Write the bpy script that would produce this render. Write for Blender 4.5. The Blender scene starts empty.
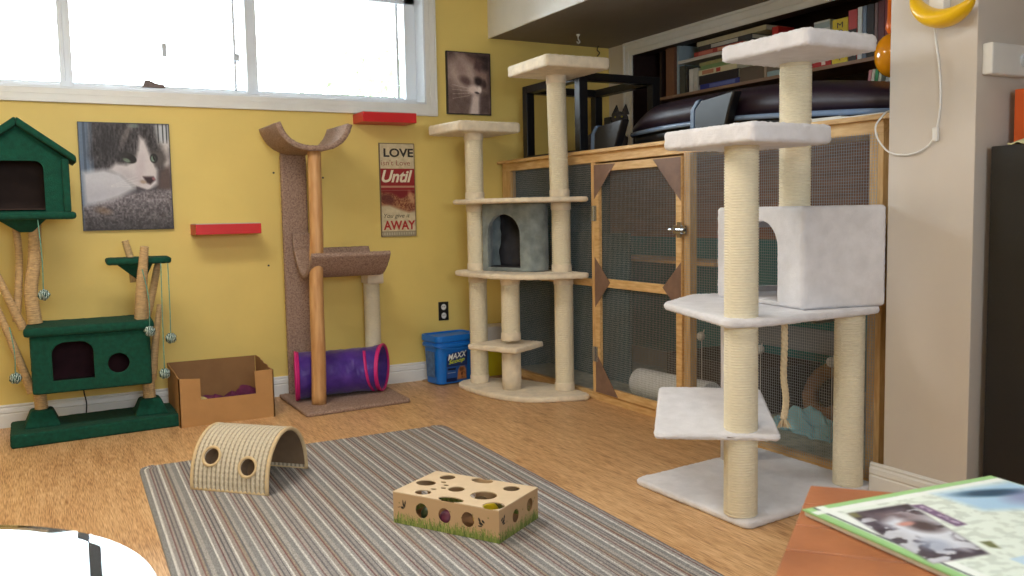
import bpy, bmesh, math, random
import numpy as np
from mathutils import Vector, Matrix, noise
from mathutils.geometry import tessellate_polygon
random.seed(7)
SC = bpy.context.scene
COL = SC.collection
PI = math.pi

# ------------------------------------------------------------------ camera
cam_d = bpy.data.cameras.new('camera')
cam = bpy.data.objects.new('camera', cam_d); COL.objects.link(cam)
R_ = Vector((0.8782736, -0.4777979, -0.01856453)); U_ = Vector((0.05701762, 0.06610203, 0.99618247)); F_ = Vector((0.47474674, 0.87597927, -0.08529857))
M = Matrix((R_, U_, -F_)).transposed().to_4x4(); M.translation = (0, 0, 1.15)
cam.matrix_world = M
cam_d.sensor_width = 36; cam_d.lens = 36 * 892.275 / 1024
cam_d.clip_start = 0.05; cam_d.clip_end = 100
cam_d.dof.use_dof = True; cam_d.dof.focus_distance = 3.9; cam_d.dof.aperture_fstop = 9
SC.camera = cam
# ------------------------------------------------------------------ light and exposure
SC.view_settings.view_transform = 'Standard'; SC.view_settings.look = 'None'
SC.view_settings.gamma = 1; SC.view_settings.use_curve_mapping = False
SC.view_settings.exposure = 0.32
W = bpy.data.worlds.new('sky'); SC.world = W; W.use_nodes = True
bg = W.node_tree.nodes['Background']; bg.inputs[0].default_value = (0.80, 0.92, 1.0, 1); bg.inputs[1].default_value = 17.0
SC.cycles.max_bounces = 8; SC.cycles.diffuse_bounces = 5; SC.cycles.transparent_max_bounces = 16
def area(name, loc, rot, sx, sy, power, col, portal=False):
    l = bpy.data.lights.new(name, 'AREA'); l.shape = 'RECTANGLE'; l.size = sx; l.size_y = sy; l.energy = power; l.color = col
    if portal: l.cycles.is_portal = True
    o = bpy.data.objects.new(name, l); COL.objects.link(o); o.location = loc; o.rotation_euler = rot
    return o
area('window_portal', (0.65, 5.95, 2.3), (-PI/2, 0, 0), 3.4, 0.75, 10, (1, 1, 1), True)
area('rear_window_portal', (0.2, -1.56, 1.75), (PI/2, 0, 0), 1.6, 1.1, 10, (1, 1, 1), True)
area('overhead_fill', (0.7, 1.6, 2.70), (0, 0, 0), 1.2, 0.6, 20, (1, 0.93, 0.84))  # unseen fill light added overhead, no fixture behind it
area('overhead_fill', (0.2, 3.6, 2.70), (0, 0, 0), 1.2, 0.6, 32, (1, 0.93, 0.84))  # second added fill, placed to brighten the window-side faces

# ------------------------------------------------------------------ helpers
def lin(c):
    return tuple(((x/255)/12.92 if x/255 <= 0.04045 else ((x/255+0.055)/1.055)**2.4) for x in c)
MATS = {}
def mat(name, rgb, rough=0.6, metal=0, var=0.0, vscale=20, bump=0.0, bscale=200, stretch=(1, 1, 1), col2=None, sheen=0, trans=0, spec=None, coat=0):
    if name in MATS: return MATS[name]
    m = bpy.data.materials.new(name); m.use_nodes = True; nt = m.node_tree; N = nt.nodes; L = nt.links
    b = N['Principled BSDF']; c = lin(rgb)
    b.inputs['Base Color'].default_value = (*c, 1); b.inputs['Roughness'].default_value = rough; b.inputs['Metallic'].default_value = metal
    if sheen: b.inputs['Sheen Weight'].default_value = sheen
    if trans: b.inputs['Transmission Weight'].default_value = trans
    if spec is not None: b.inputs['Specular IOR Level'].default_value = spec
    if coat: b.inputs['Coat Weight'].default_value = coat
    tc = N.new('ShaderNodeTexCoord'); mp = N.new('ShaderNodeMapping'); mp.inputs['Scale'].default_value = stretch
    L.new(tc.outputs['Object'], mp.inputs[0])
    if var or col2:
        n = N.new('ShaderNodeTexNoise'); n.inputs['Scale'].default_value = vscale; n.inputs['Detail'].default_value = 5
        L.new(mp.outputs[0], n.inputs['Vector'])
        r = N.new('ShaderNodeValToRGB')
        d = lin(col2) if col2 else tuple(x*(1-var) for x in c); e = c if col2 else tuple(min(1, x*(1+var)) for x in c)
        r.color_ramp.elements[0].position = 0.33; r.color_ramp.elements[1].position = 0.67
        r.color_ramp.elements[0].color = (*d, 1); r.color_ramp.elements[1].color = (*e, 1)
        L.new(n.outputs[0], r.inputs[0]); L.new(r.outputs[0], b.inputs['Base Color'])
    if bump:
        n = N.new('ShaderNodeTexNoise'); n.inputs['Scale'].default_value = bscale; n.inputs['Detail'].default_value = 3
        L.new(mp.outputs[0], n.inputs['Vector'])
        bp = N.new('ShaderNodeBump'); bp.inputs['Strength'].default_value = bump; bp.inputs['Distance'].default_value = 0.004
        L.new(n.outputs[0], bp.inputs['Height']); L.new(bp.outputs[0], b.inputs['Normal'])
    MATS[name] = m
    return m
def attr_mat(name, rough=0.6, nz=0.0, nscale=300, coat=0, bump=0):
    m = bpy.data.materials.new(name); m.use_nodes = True; N = m.node_tree.nodes; L = m.node_tree.links; b = N['Principled BSDF']
    b.inputs['Roughness'].default_value = rough
    if coat: b.inputs['Coat Weight'].default_value = coat
    a = N.new('ShaderNodeAttribute'); a.attribute_name = 'Col'
    out = a.outputs['Color']
    n = N.new('ShaderNodeTexNoise'); n.inputs['Scale'].default_value = nscale; n.inputs['Detail'].default_value = 4
    tc = N.new('ShaderNodeTexCoord'); L.new(tc.outputs['Object'], n.inputs['Vector'])
    if nz:
        mr = N.new('ShaderNodeMapRange'); mr.inputs['From Min'].default_value = 0.3; mr.inputs['From Max'].default_value = 0.7
        mr.inputs['To Min'].default_value = 1-nz; mr.inputs['To Max'].default_value = 1+nz
        L.new(n.outputs[0], mr.inputs[0])
        v = N.new('ShaderNodeVectorMath'); v.operation = 'SCALE'; L.new(out, v.inputs[0]); L.new(mr.outputs[0], v.inputs['Scale']); out = v.outputs[0]
    if bump:
        bp = N.new('ShaderNodeBump'); bp.inputs['Strength'].default_value = bump; bp.inputs['Distance'].default_value = 0.004
        L.new(n.outputs[0], bp.inputs['Height']); L.new(bp.outputs[0], b.inputs['Normal'])
    L.new(out, b.inputs['Base Color'])
    return m
def tag(o, label=None, cat=None, group=None, kind=None):
    if label: o['label'] = label
    if cat: o['category'] = cat
    if group: o['group'] = group
    if kind: o['kind'] = kind
    return o
BASE = {}
def thing(name, label, cat, loc=(0, 0, 0), rotz=0, group=None):
    o = bpy.data.objects.new(name, None); o.empty_display_size = 0.05; COL.objects.link(o)
    o.location = loc; o.rotation_euler = (0, 0, rotz)
    BASE[o] = Vector(loc)
    return tag(o, label, cat, group)
class MB:
    def __init__(s): s.v = []; s.f = []
    def add(s, vs, fs):
        k = len(s.v); s.v += [Vector(p) for p in vs]; s.f += [tuple(i+k for i in f) for f in fs]; return s
    def box(s, x0, x1, y0, y1, z0, z1):
        return s.add([(x0, y0, z0), (x1, y0, z0), (x1, y1, z0), (x0, y1, z0), (x0, y0, z1), (x1, y0, z1), (x1, y1, z1), (x0, y1, z1)],
                     [(0, 3, 2, 1), (4, 5, 6, 7), (0, 1, 5, 4), (1, 2, 6, 5), (2, 3, 7, 6), (3, 0, 4, 7)])
    def cbox(s, c, size, rz=0, m=None):
        x, y, z = [q/2 for q in size]
        Rm = m if m is not None else Matrix.Rotation(rz, 3, 'Z')
        t = MB().box(-x, x, -y, y, -z, z)
        return s.add([Rm @ p + Vector(c) for p in t.v], t.f)
    def prism(s, poly, z0, z1, axis='z', holes=()):
        loops = [list(poly)] + [list(h) for h in holes]
        def P(p, h):
            return {'z': (p[0], p[1], h), 'x': (h, p[0], p[1]), 'y': (p[0], h, p[1])}[axis]
        flat = [p for l in loops for p in l]; n = len(flat)
        tris = tessellate_polygon([[Vector((p[0], p[1], 0)) for p in l] for l in loops])
        fs = []
        for t in tris:
            fs.append(tuple(t)); fs.append(tuple(i+n for i in reversed(t)))
        k = 0
        for l in loops:
            m = len(l)
            for i in range(m): fs.append((k+i, k+(i+1) % m, n+k+(i+1) % m, n+k+i))
            k += m
        return s.add([P(p, z0) for p in flat]+[P(p, z1) for p in flat], fs)
    def tube(s, pts, r, seg=10, caps=True):
        pts = [Vector(p) for p in pts]; n = len(pts)
        rr = r if isinstance(r, (list, tuple)) else [r]*n
        vs = []; up = Vector((0.13, 0.21, 0.97)); prev = None
        for i, p in enumerate(pts):
            d = (pts[min(i+1, n-1)]-pts[max(i-1, 0)]).normalized()
            a = (prev - d*prev.dot(d)) if prev is not None else d.cross(up if abs(d.dot(up)) < .9 else Vector((1, 0, 0)))
            a.normalize(); prev = a; b = d.cross(a)
            for k in range(seg):
                t = 2*PI*k/seg; vs.append(p+(a*math.cos(t)+b*math.sin(t))*rr[i])
        fs = [(i*seg+k, i*seg+(k+1) % seg, (i+1)*seg+(k+1) % seg, (i+1)*seg+k) for i in range(n-1) for k in range(seg)]
        if caps: fs += [tuple(range(seg))[::-1], tuple((n-1)*seg+k for k in range(seg))]
        return s.add(vs, fs)
    def lathe(s, prof, c=(0, 0, 0), seg=32, m=None):
        vs = []
        for r, z in prof:
            for k in range(seg):
                t = 2*PI*k/seg; p = Vector((r*math.cos(t), r*math.sin(t), z)); vs.append((m @ p if m is not None else p)+Vector(c))
        n = len(prof)
        fs = [(i*seg+k, i*seg+(k+1) % seg, (i+1)*seg+(k+1) % seg, (i+1)*seg+k) for i in range(n-1) for k in range(seg)]
        fs += [tuple(range(seg))[::-1], tuple((n-1)*seg+k for k in range(seg))]
        return s.add(vs, fs)
    def grid(s, fn, nu, nv, closed_u=False):
        vs = [fn(i/(nu if closed_u else nu-1), j/(nv-1)) for j in range(nv) for i in range(nu)]
        fs = []
        for j in range(nv-1):
            for i in range(nu if closed_u else nu-1):
                fs.append((j*nu+i, j*nu+(i+1) % nu, (j+1)*nu+(i+1) % nu, (j+1)*nu+i))
        return s.add(vs, fs)
    def xf(s, m): s.v = [m @ p for p in s.v]; return s
    def fuzz(s, amp, f=60, rnd=0.5):
        for p in s.v:
            p += noise.noise_vector(p*f)*amp + Vector([random.uniform(-1, 1) for _ in range(3)])*amp*rnd
        return s
    def sphere(s, c, r, sx=1, sy=1, sz=1, nu=20, nv=12, m=None):
        prof = [(max(1e-4, math.sin(PI*j/nv))*r, -math.cos(PI*j/nv)*r) for j in range(nv+1)]
        t = MB().lathe(prof, (0, 0, 0), nu)
        mm = Matrix.Diagonal((sx, sy, sz)); mm = (m @ mm) if m is not None else mm
        return s.add([mm @ p + Vector(c) for p in t.v], t.f)
    def build(s, name, m, parent=None, smooth=False, bevel=0, label=None, local=False, solid=0, weld=False, seg=2):
        base = Vector((0, 0, 0))
        if not local:
            if parent is not None: base = BASE[parent]
            else:
                xs = [p.x for p in s.v]; ys = [p.y for p in s.v]; zs = [p.z for p in s.v]
                base = Vector(((min(xs)+max(xs))/2, (min(ys)+max(ys))/2, min(zs)))
        me = bpy.data.meshes.new(name); me.from_pydata([tuple(p-base) for p in s.v], [], s.f)
        bm = bmesh.new(); bm.from_mesh(me)
        if weld: bmesh.ops.remove_doubles(bm, verts=bm.verts, dist=1e-5)
        bmesh.ops.recalc_face_normals(bm, faces=bm.faces)
        bm.to_mesh(me); bm.free()
        me.materials.append(m)
        if smooth: me.shade_smooth()
        o = bpy.data.objects.new(name, me); COL.objects.link(o)
        if parent is not None: o.parent = parent; BASE[o] = BASE.get(parent, Vector()) if not local else Vector()
        elif not local: o.location = base; BASE[o] = base
        if parent is not None and not local: BASE[o] = base
        if solid: q = o.modifiers.new('solid', 'SOLIDIFY'); q.thickness = solid; q.offset = 0
        if bevel:
            q = o.modifiers.new('bevel', 'BEVEL'); q.width = bevel; q.segments = seg; q.limit_method = 'ANGLE'; q.angle_limit = 0.6
            if not smooth:
                q.harden_normals = False
        if label: o['label'] = label
        return o
def cut(o, cutters, bevel=0):
    """carve openings out of a mesh: apply the booleans, drop the cutters"""
    obs = []
    for c in cutters:
        me = bpy.data.meshes.new('c'); me.from_pydata([tuple(p-BASE.get(o, Vector())) for p in c.v], [], c.f)
        bm = bmesh.new(); bm.from_mesh(me); bmesh.ops.recalc_face_normals(bm, faces=bm.faces); bm.to_mesh(me); bm.free()
        k = bpy.data.objects.new('c', me); COL.objects.link(k); obs.append(k)
        k.matrix_world = o.matrix_basis if o.parent is None else o.parent.matrix_basis @ o.matrix_basis
        md = o.modifiers.new('cut', 'BOOLEAN'); md.operation = 'DIFFERENCE'; md.object = k; md.solver = 'EXACT'
    bpy.context.view_layer.update()
    dg = bpy.context.evaluated_depsgraph_get()
    me2 = bpy.data.meshes.new_from_object(o.evaluated_get(dg))
    o.modifiers.clear(); o.data = me2
    for k in obs: bpy.data.objects.remove(k)
    return o
def round_poly(poly, r, n=5):
    out = []; m = len(poly)
    for i in range(m):
        p0, p, p1 = Vector(poly[i-1][:2]), Vector(poly[i][:2]), Vector(poly[(i+1) % m][:2])
        a = (p0-p); b = (p1-p); ra = min(r, a.length*.45); rb = min(r, b.length*.45)
        A = p+a.normalized()*ra; B = p+b.normalized()*rb
        for k in range(n+1):
            t = k/n; out.append(A*(1-t)**2 + p*2*t*(1-t) + B*t*t)
    return out
def slab(poly, z0, z1, r=0.012, corner=0.02, res=0.008, fz=0.0018, rings=14, fr=90):
    P = round_poly(poly, corner)
    ar = sum(P[i-1].x*P[i].y-P[i].x*P[i-1].y for i in range(len(P)))
    if ar < 0: P.reverse()
    L = [(P[(i+1) % len(P)]-P[i]).length for i in range(len(P))]; T = sum(L); n = max(24, int(T/res)); Q = []
    i = 0; acc = 0
    for k in range(n):
        d = T*k/n
        while acc+L[i] < d: acc += L[i]; i += 1
        Q.append(P[i].lerp(P[(i+1) % len(P)], (d-acc)/max(L[i], 1e-9)))
    c = sum(Q, Vector((0, 0)))/n
    nrm = []
    for k in range(n):
        t = (Q[(k+1) % n]-Q[k-1]).normalized(); nrm.append(Vector((t.y, -t.x)))
    r = min(r, (z1-z0)/2-1e-4)
    prof = []
    base = [q-nv*r for q, nv in zip(Q, nrm)]
    for j in range(1, rings+1): prof.append(([c.lerp(b, j/rings) for b in base], z0))
    for a in (20, 45, 70, 90):
        t = math.radians(a); prof.append(([q-nv*(r*(1-math.sin(t))) for q, nv in zip(Q, nrm)], z0+r*(1-math.cos(t))))
    if z1-z0 > 2*r+.01:
        ns = int((z1-z0-2*r)/0.008)
        for j in range(1, ns): prof.append((Q, z0+r+(z1-z0-2*r)*j/ns))
    for a in (90, 70, 45, 20):
        t = math.radians(a); prof.append(([q-nv*(r*(1-math.sin(t))) for q, nv in zip(Q, nrm)], z1-r*(1-math.cos(t))))
    for j in range(rings, 0, -1): prof.append(([c.lerp(b, j/rings) for b in base], z1))
    m = MB(); vs = []
    for ring, z in prof: vs += [Vector((q.x, q.y, z)) for q in ring]
    R = len(prof); fs = [(a*n+k, a*n+(k+1) % n, (a+1)*n+(k+1) % n, (a+1)*n+k) for a in range(R-1) for k in range(n)]
    vs += [Vector((c.x, c.y, z0)), Vector((c.x, c.y, z1))]
    fs += [((k+1) % n, k, len(vs)-2) for k in range(n)] + [((R-1)*n+k, (R-1)*n+(k+1) % n, len(vs)-1) for k in range(n)]
    m.add(vs, fs)
    if fz:
        for a, (ring, z) in enumerate(prof):
            q = min(a, R-1-a); k_ = fz*1.15*(min(1, (q+1)/rings)**1.3 if q < rings else 1)
            for i in range(n):
                p = m.v[a*n+i]; p += noise.noise_vector(p*fr)*k_ + Vector([random.uniform(-1, 1) for _ in range(3)])*k_*.55
    return m
def rope_post(x, y, z0, z1, r=0.06, wrap=0.0098, x1=None, y1=None, seg=36):
    n = max(2, int((z1-z0)/wrap)); m = MB(); prof = []
    for i in range(n):
        for t, k in ((0.0, -0.0024), (0.25, 0.0006), (0.5, 0.0013), (0.75, 0.0006)):
            prof.append((r+k+random.uniform(-.0003, .0003), z0+(z1-z0)*(i+t)/n))
    prof.append((r-.0014, z1)); m.lathe(prof, (0, 0, 0), seg)
    x1 = x if x1 is None else x1; y1 = y if y1 is None else y1
    for p in m.v:
        t = (p.z-z0)/(z1-z0); a = math.atan2(p.y, p.x)
        p.x += x+(x1-x)*t; p.y += y+(y1-y)*t; p.z += wrap*a/(2*PI)*(0 if t < .01 or t > .99 else 1)
    return m
def text(s, loc, xdir, ydir, w, h, m, parent, name='lettering', ext=0.0006, fit=True, shear=0, bold=0.0):
    c = bpy.data.curves.new(name, 'FONT'); c.body = s; c.extrude = 0; c.size = 1; c.align_x = 'LEFT'; c.offset = bold; c.shear = shear
    o = bpy.data.objects.new(name, c); COL.objects.link(o)
    bpy.context.view_layer.update()
    me = bpy.data.meshes.new_from_object(o.evaluated_get(bpy.context.evaluated_depsgraph_get()))
    bpy.data.objects.remove(o)
    xs = [v.co.x for v in me.vertices]; ys = [v.co.y for v in me.vertices]
    X = Vector(xdir).normalized(); Y = Vector(ydir).normalized(); Z = X.cross(Y)
    sx = w/(max(xs)-min(xs)); sy = h/(max(ys)-min(ys))
    base = BASE[parent]
    for v in me.vertices:
        p = Vector(loc)+X*((v.co.x-min(xs))*sx)+Y*((v.co.y-min(ys))*sy)+Z*ext
        v.co = p-base
    me.materials.append(m); me.name = name
    o = bpy.data.objects.new(name, me); COL.objects.link(o); o.parent = parent; BASE[o] = base
    return o
def painted(name, m, parent, O, X, Y, w, h, nu, nv, fn, N_off=0.0, label=None):
    """flat picture surface; fn(u, v) gives sRGB 0-255 arrays; v runs down from the top edge"""
    X = Vector(X).normalized(); Y = Vector(Y).normalized(); O = Vector(O)
    u, v = np.meshgrid(np.linspace(0, 1, nu), np.linspace(0, 1, nv))
    c = np.clip(fn(u, v), 0, 255)/255.0
    c = np.where(c <= 0.04045, c/12.92, ((c+0.055)/1.055)**2.4)
    b = BASE[parent]; mb = MB()
    mb.grid(lambda a, d: O+X*(a*w)-Y*(d*h), nu, nv)
    me = bpy.data.meshes.new(name); me.from_pydata([tuple(p-b) for p in mb.v], [], mb.f)
    at = me.color_attributes.new('Col', 'FLOAT_COLOR', 'POINT')
    at.data.foreach_set('color', np.concatenate([c, np.ones_like(c[..., :1])], -1).reshape(-1).astype(np.float32))
    me.materials.append(m)
    o = bpy.data.objects.new(name, me); COL.objects.link(o); o.parent = parent; BASE[o] = b
    if label: o['label'] = label
    return o
rngp = np.random.default_rng(3)
def nz(u, v, s, seed=0):
    r = np.random.default_rng(seed); out = 0
    for k in range(3):
        x = u*(s*2**k); y = v*(s*2**k); g = r.random((int(y.max())+3, int(x.max())+3)); xi = x.astype(int); yi = y.astype(int); fx = x-xi; fy = y-yi
        fx = fx*fx*(3-2*fx); fy = fy*fy*(3-2*fy)
        out = out+((g[yi, xi]*(1-fx)+g[yi, xi+1]*fx)*(1-fy)+(g[yi+1, xi]*(1-fx)+g[yi+1, xi+1]*fx)*fy)/2**k
    return out/1.75
def ell(u, v, cx, cy, rx, ry, ang=0, soft=0.15):
    a = math.radians(ang); x = (u-cx)*math.cos(a)+(v-cy)*math.sin(a); y = -(u-cx)*math.sin(a)+(v-cy)*math.cos(a)
    d = np.sqrt((x/rx)**2+(y/ry)**2); return np.clip((1+soft-d)/(2*soft), 0, 1)
def pol(u, v, pts, soft=0.02):
    ins = np.zeros(u.shape, bool); dm = np.full(u.shape, 9.0); n = len(pts)
    for i in range(n):
        (x1, y1), (x2, y2) = pts[i], pts[(i+1) % n]
        if y1 != y2:
            cnd = ((y1 > v) != (y2 > v)) & (u < (x2-x1)*(v-y1)/(y2-y1)+x1); ins ^= cnd
        L2 = (x2-x1)**2+(y2-y1)**2+1e-12; t = np.clip(((u-x1)*(x2-x1)+(v-y1)*(y2-y1))/L2, 0, 1)
        dm = np.minimum(dm, np.hypot(u-x1-t*(x2-x1), v-y1-t*(y2-y1)))
    sd = np.where(ins, dm, -dm); return np.clip(sd/soft*.5+.5, 0, 1)
def over(c, m, rgb):
    m = m[..., None]; return c*(1-m)+np.array(rgb, float)*m
def smooth_path(pts, n=8):
    pts = [Vector(p) for p in pts]; out = []
    for i in range(len(pts)-1):
        p0 = pts[max(i-1, 0)]; p1 = pts[i]; p2 = pts[i+1]; p3 = pts[min(i+2, len(pts)-1)]
        for k in range(n):
            t = k/n; out.append(0.5*((2*p1)+(p2-p0)*t+(2*p0-5*p1+4*p2-p3)*t*t+(3*p1-p0-3*p2+p3)*t**3))
    out.append(pts[-1]); return out

# ------------------------------------------------------------------ materials
m_yellow = mat('yellow_paint', (228, 202, 116), 0.55, var=0.03, vscale=3, bump=0.08, bscale=160)
m_beige = mat('beige_paint', (204, 196, 187), 0.55, var=0.03, vscale=3, bump=0.06, bscale=160)
m_ceil = mat('ceiling_paint', (200, 195, 188), 0.8, bump=0.1, bscale=120)
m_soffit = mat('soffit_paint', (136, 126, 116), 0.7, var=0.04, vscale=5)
m_white = mat('white_trim_paint', (226, 226, 224), 0.35, var=0.02, vscale=10)
m_vinyl = mat('white_window_vinyl', (222, 228, 236), 0.35)
m_cream = mat('cream_plush', (234, 220, 196), 1.0, var=0.10, vscale=18, bump=0.9, bscale=260, sheen=0.3)
m_white_fur = mat('white_plush', (224, 222, 226), 1.0, var=0.07, vscale=16, bump=1.0, bscale=280, sheen=0.3)
m_sisal = mat('cream_sisal', (232, 222, 196), 0.9, var=0.05, vscale=60, bump=0.5, bscale=420, stretch=(1, 1, 4))
m_sisal_b = mat('golden_sisal', (196, 166, 122), 0.9, var=0.2, vscale=40, bump=0.6, bscale=300, stretch=(1, 1, 3))
m_green = mat('green_carpet', (4, 70, 54), 1.0, var=0.2, vscale=45, bump=0.8, bscale=300)
m_brown = mat('taupe_carpet', (178, 152, 136), 1.0, col2=(132, 106, 94), vscale=110, bump=1.0, bscale=260)
m_pine = mat('pine_wood', (226, 192, 138), 0.6, col2=(202, 160, 104), vscale=9, bump=0.15, bscale=60, stretch=(9, 1.2, 9))
m_pine_v = mat('pine_wood_upright', (226, 192, 138), 0.6, col2=(202, 160, 104), vscale=9, bump=0.15, bscale=60, stretch=(9, 9, 1.2))
m_log = mat('peeled_log', (208, 162, 110), 0.5, col2=(184, 134, 84), vscale=7, bump=0.2, bscale=40, stretch=(7, 7, 0.9))
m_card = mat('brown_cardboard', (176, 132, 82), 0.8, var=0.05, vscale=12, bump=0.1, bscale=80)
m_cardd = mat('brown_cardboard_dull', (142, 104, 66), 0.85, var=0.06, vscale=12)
m_wire = mat('galvanised_wire', (176, 180, 182), 0.45, metal=0.3)
m_black = mat('black_paint', (20, 21, 26), 0.35)
m_dark = mat('black_plastic', (26, 27, 33), 0.45)
m_red = mat('red_lacquer', (200, 30, 34), 0.4, var=0.03, vscale=8)
m_steel = mat('bright_steel', (190, 192, 196), 0.25, metal=1)
m_gusset = mat('brown_hardboard', (126, 100, 86), 0.6, var=0.12, vscale=20)
m_grey_fur = mat('grey_plush', (148, 158, 158), 0.95, col2=(108, 118, 120), vscale=12, bump=0.6, bscale=120, sheen=0.3)
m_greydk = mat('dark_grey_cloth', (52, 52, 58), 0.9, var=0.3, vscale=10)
m_teal = mat('teal_panel', (30, 116, 118), 0.6, var=0.15, vscale=4)
m_tealdk = mat('dark_teal_panel', (16, 80, 92), 0.6, var=0.15, vscale=4)
m_bookcase = mat('dark_walnut', (42, 26, 24), 0.5, var=0.2, vscale=6, stretch=(6, 1, 6))
m_shelfe = mat('shelf_board', (150, 122, 104), 0.55, var=0.1, vscale=8)

# ------------------------------------------------------------------ the room
def struct(name, mb, m, **k):
    o = mb.build(name, m, **k); o['kind'] = 'structure'; return o
# floor with streaks running along y
def floor_mat():
    m = bpy.data.materials.new('streaked_tan_floor'); m.use_nodes = True; N = m.node_tree.nodes; L = m.node_tree.links; b = N['Principled BSDF']
    tc = N.new('ShaderNodeTexCoord')
    def nzt(sc, s, det=4):
        mp = N.new('ShaderNodeMapping'); mp.inputs['Scale'].default_value = s; n = N.new('ShaderNodeTexNoise'); n.inputs['Scale'].default_value = sc; n.inputs['Detail'].default_value = det
        L.new(tc.outputs['Object'], mp.inputs[0]); L.new(mp.outputs[0], n.inputs['Vector']); return n
    a = nzt(1, (300, 13, 1), 3); c = nzt(1, (26, 2.2, 1), 4)
    mx = N.new('ShaderNodeMix'); mx.data_type = 'FLOAT'; mx.inputs['Factor'].default_value = 0.28
    L.new(a.outputs[0], mx.inputs[2]); L.new(c.outputs[0], mx.inputs[3])
    r = N.new('ShaderNodeValToRGB'); e = r.color_ramp.elements
    e[0].position = 0.34; e[0].color = (*lin((146, 102, 64)), 1); e[1].position = 0.68; e[1].color = (*lin((232, 198, 152)), 1)
    k = e.new(0.50); k.color = (*lin((204, 160, 112)), 1)
    L.new(mx.outputs[0], r.inputs[0]); L.new(r.outputs[0], b.inputs['Base Color'])
    b.inputs['Roughness'].default_value = 0.42
    bp = N.new('ShaderNodeBump'); bp.inputs['Strength'].default_value = 0.12; bp.inputs['Distance'].default_value = 0.002; L.new(a.outputs[0], bp.inputs['Height']); L.new(bp.outputs[0], b.inputs['Normal'])
    return m
struct('floor', MB().box(-1.6, 4.6, -1.7, 5.95, -0.1, 0), floor_mat())
struct('ceiling', MB().box(-1.6, 4.6, -1.7, 5.95, 2.75, 2.85), m_ceil)
YB = 5.669
wx0, wx1, wz0, wz1 = -1.0, 2.435, 1.885, 2.62
struct('wall_back', MB().box(-1.6, 4.6, YB, YB+.28, 0, wz0).box(-1.6, wx0, YB, YB+.28, wz0, wz1).box(wx1, 4.6, YB, YB+.28, wz0, wz1).box(-1.6, 4.6, YB, YB+.28, wz1, 2.75), m_yellow)
struct('wall_left', MB().box(-1.6, -1.5, -1.7, YB, 0, 2.75), m_yellow)
struct('wall_front', MB().box(-1.5, 4.6, -1.7, -1.5, 0, 1.2).box(-1.5, -.6, -1.7, -1.5, 1.2, 2.3).box(1.0, 4.6, -1.7, -1.5, 1.2, 2.3).box(-1.5, 4.6, -1.7, -1.5, 2.3, 2.75), m_beige)
XR = 3.94
struct('wall_right', MB().box(XR, XR+.1, 5.40, YB, 0, 2.36).box(XR, XR+.1, -1.5, 5.40, 0, 1.50).box(XR, XR+.1, -1.5, 5.40, 2.33, 2.36).box(XR, XR+.1, -1.5, 2.3, 1.5, 2.33)
       .box(XR, XR+.1, -1.5, YB, 2.36, 2.75), m_beige)
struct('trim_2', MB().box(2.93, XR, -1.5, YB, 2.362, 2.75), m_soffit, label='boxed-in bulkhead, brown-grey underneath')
struct('trim_3', MB().box(2.918, 2.93, -1.5, YB, 2.36, 2.75), m_white)
# column
struct('wall_column', MB().box(2.92, XR, 1.985, 2.34, 0, 2.362), m_beige, bevel=0.003)
def baseboard(name, x0, y0, x1, y1, nrm, h=0.128):
    # profile pushed out along nrm
    prof = [(0, 0), (.014, 0), (.014, .072), (.011, .078), (.015, .086), (.013, .104), (.008, .112), (.010, .120), (.005, h), (0, h)]
    m = MB(); nx, ny = nrm; k = len(prof)
    vs = [(x0+nx*a, y0+ny*a, z) for a, z in prof]+[(x1+nx*a, y1+ny*a, z) for a, z in prof]
    fs = [(i, (i+1) % k, k+(i+1) % k, k+i) for i in range(k)]+[tuple(range(k)), tuple(range(k, 2*k))[::-1]]
    return struct(name, m.add(vs, fs), m_white)
baseboard('baseboard_back', -1.5, YB, 2.98, YB, (0, -1))
baseboard('baseboard_column', 2.92, 2.395, 2.92, 1.97, (-1, 0))
baseboard('baseboard_column_end', 2.906, 1.985, XR, 1.985, (0, -1))
baseboard('baseboard_left', -1.5, -1.5, -1.5, YB, (1, 0))
# window
wt = MB(); d = 0.075
for a, b2, o1 in ((0.0, .030, .012), (.030, .066, .016), (.066, .078, .022)):
    # stepped casing profile: inner, middle, outer bead
    wt.box(wx0-b2, wx1+b2, YB-o1, YB+.001, wz0-b2, wz0-a); wt.box(wx1+a, wx1+b2, YB-o1, YB+.001, wz0-a, wz1+b2); wt.box(wx0-b2, wx0-a, YB-o1, YB+.001, wz0-a, wz1+b2)
    wt.box(wx0-b2, wx1+b2, YB-o1, YB+.001, wz1+a, wz1+b2)
struct('trim_1', wt, m_white, bevel=0.002)
# reveal lining + frames
fr = MB(); yf = 5.80
fr.box(wx0, wx1, YB-.01, YB+.26, wz0-.012, wz0+.012); fr.box(wx1-.012, wx1+.012, YB-.01, YB+.26, wz0, wz1); fr.box(wx0-.012, wx0+.012, YB-.01, YB+.26, wz0, wz1); fr.box(wx0, wx1, YB-.01, YB+.26, wz1-.012, wz1+.012)
w1 = struct('window_1', fr, m_vinyl, bevel=0.002)
sf = MB(); gz0 = 1.945
sf.box(wx0, wx1, yf, yf+.09, wz0+.012, gz0-.015); sf.box(2.345, 2.423, yf, yf+.09, gz0-.015, wz1); sf.box(wx0, wx1, yf, yf+.09, wz1-.05, wz1)
sf.box(1.275, 1.345, yf-.005, yf+.07, gz0-.03, wz1); sf.box(.222, .288, yf-.005, yf+.07, gz0-.03, wz1)
sf.box(wx0, 2.345, yf+.05, yf+.075, gz0-.02, gz0+.004)
sf.box(1.205, 1.222, yf+.03, yf+.06, gz0, wz1); sf.box(2.29, 2.31, yf+.02, yf+.06, gz0-.015, wz1); sf.box(.245, .25, yf-.012, yf, gz0, wz1)
o = sf.build('window_frame', m_vinyl, w1, bevel=0.003)
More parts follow.
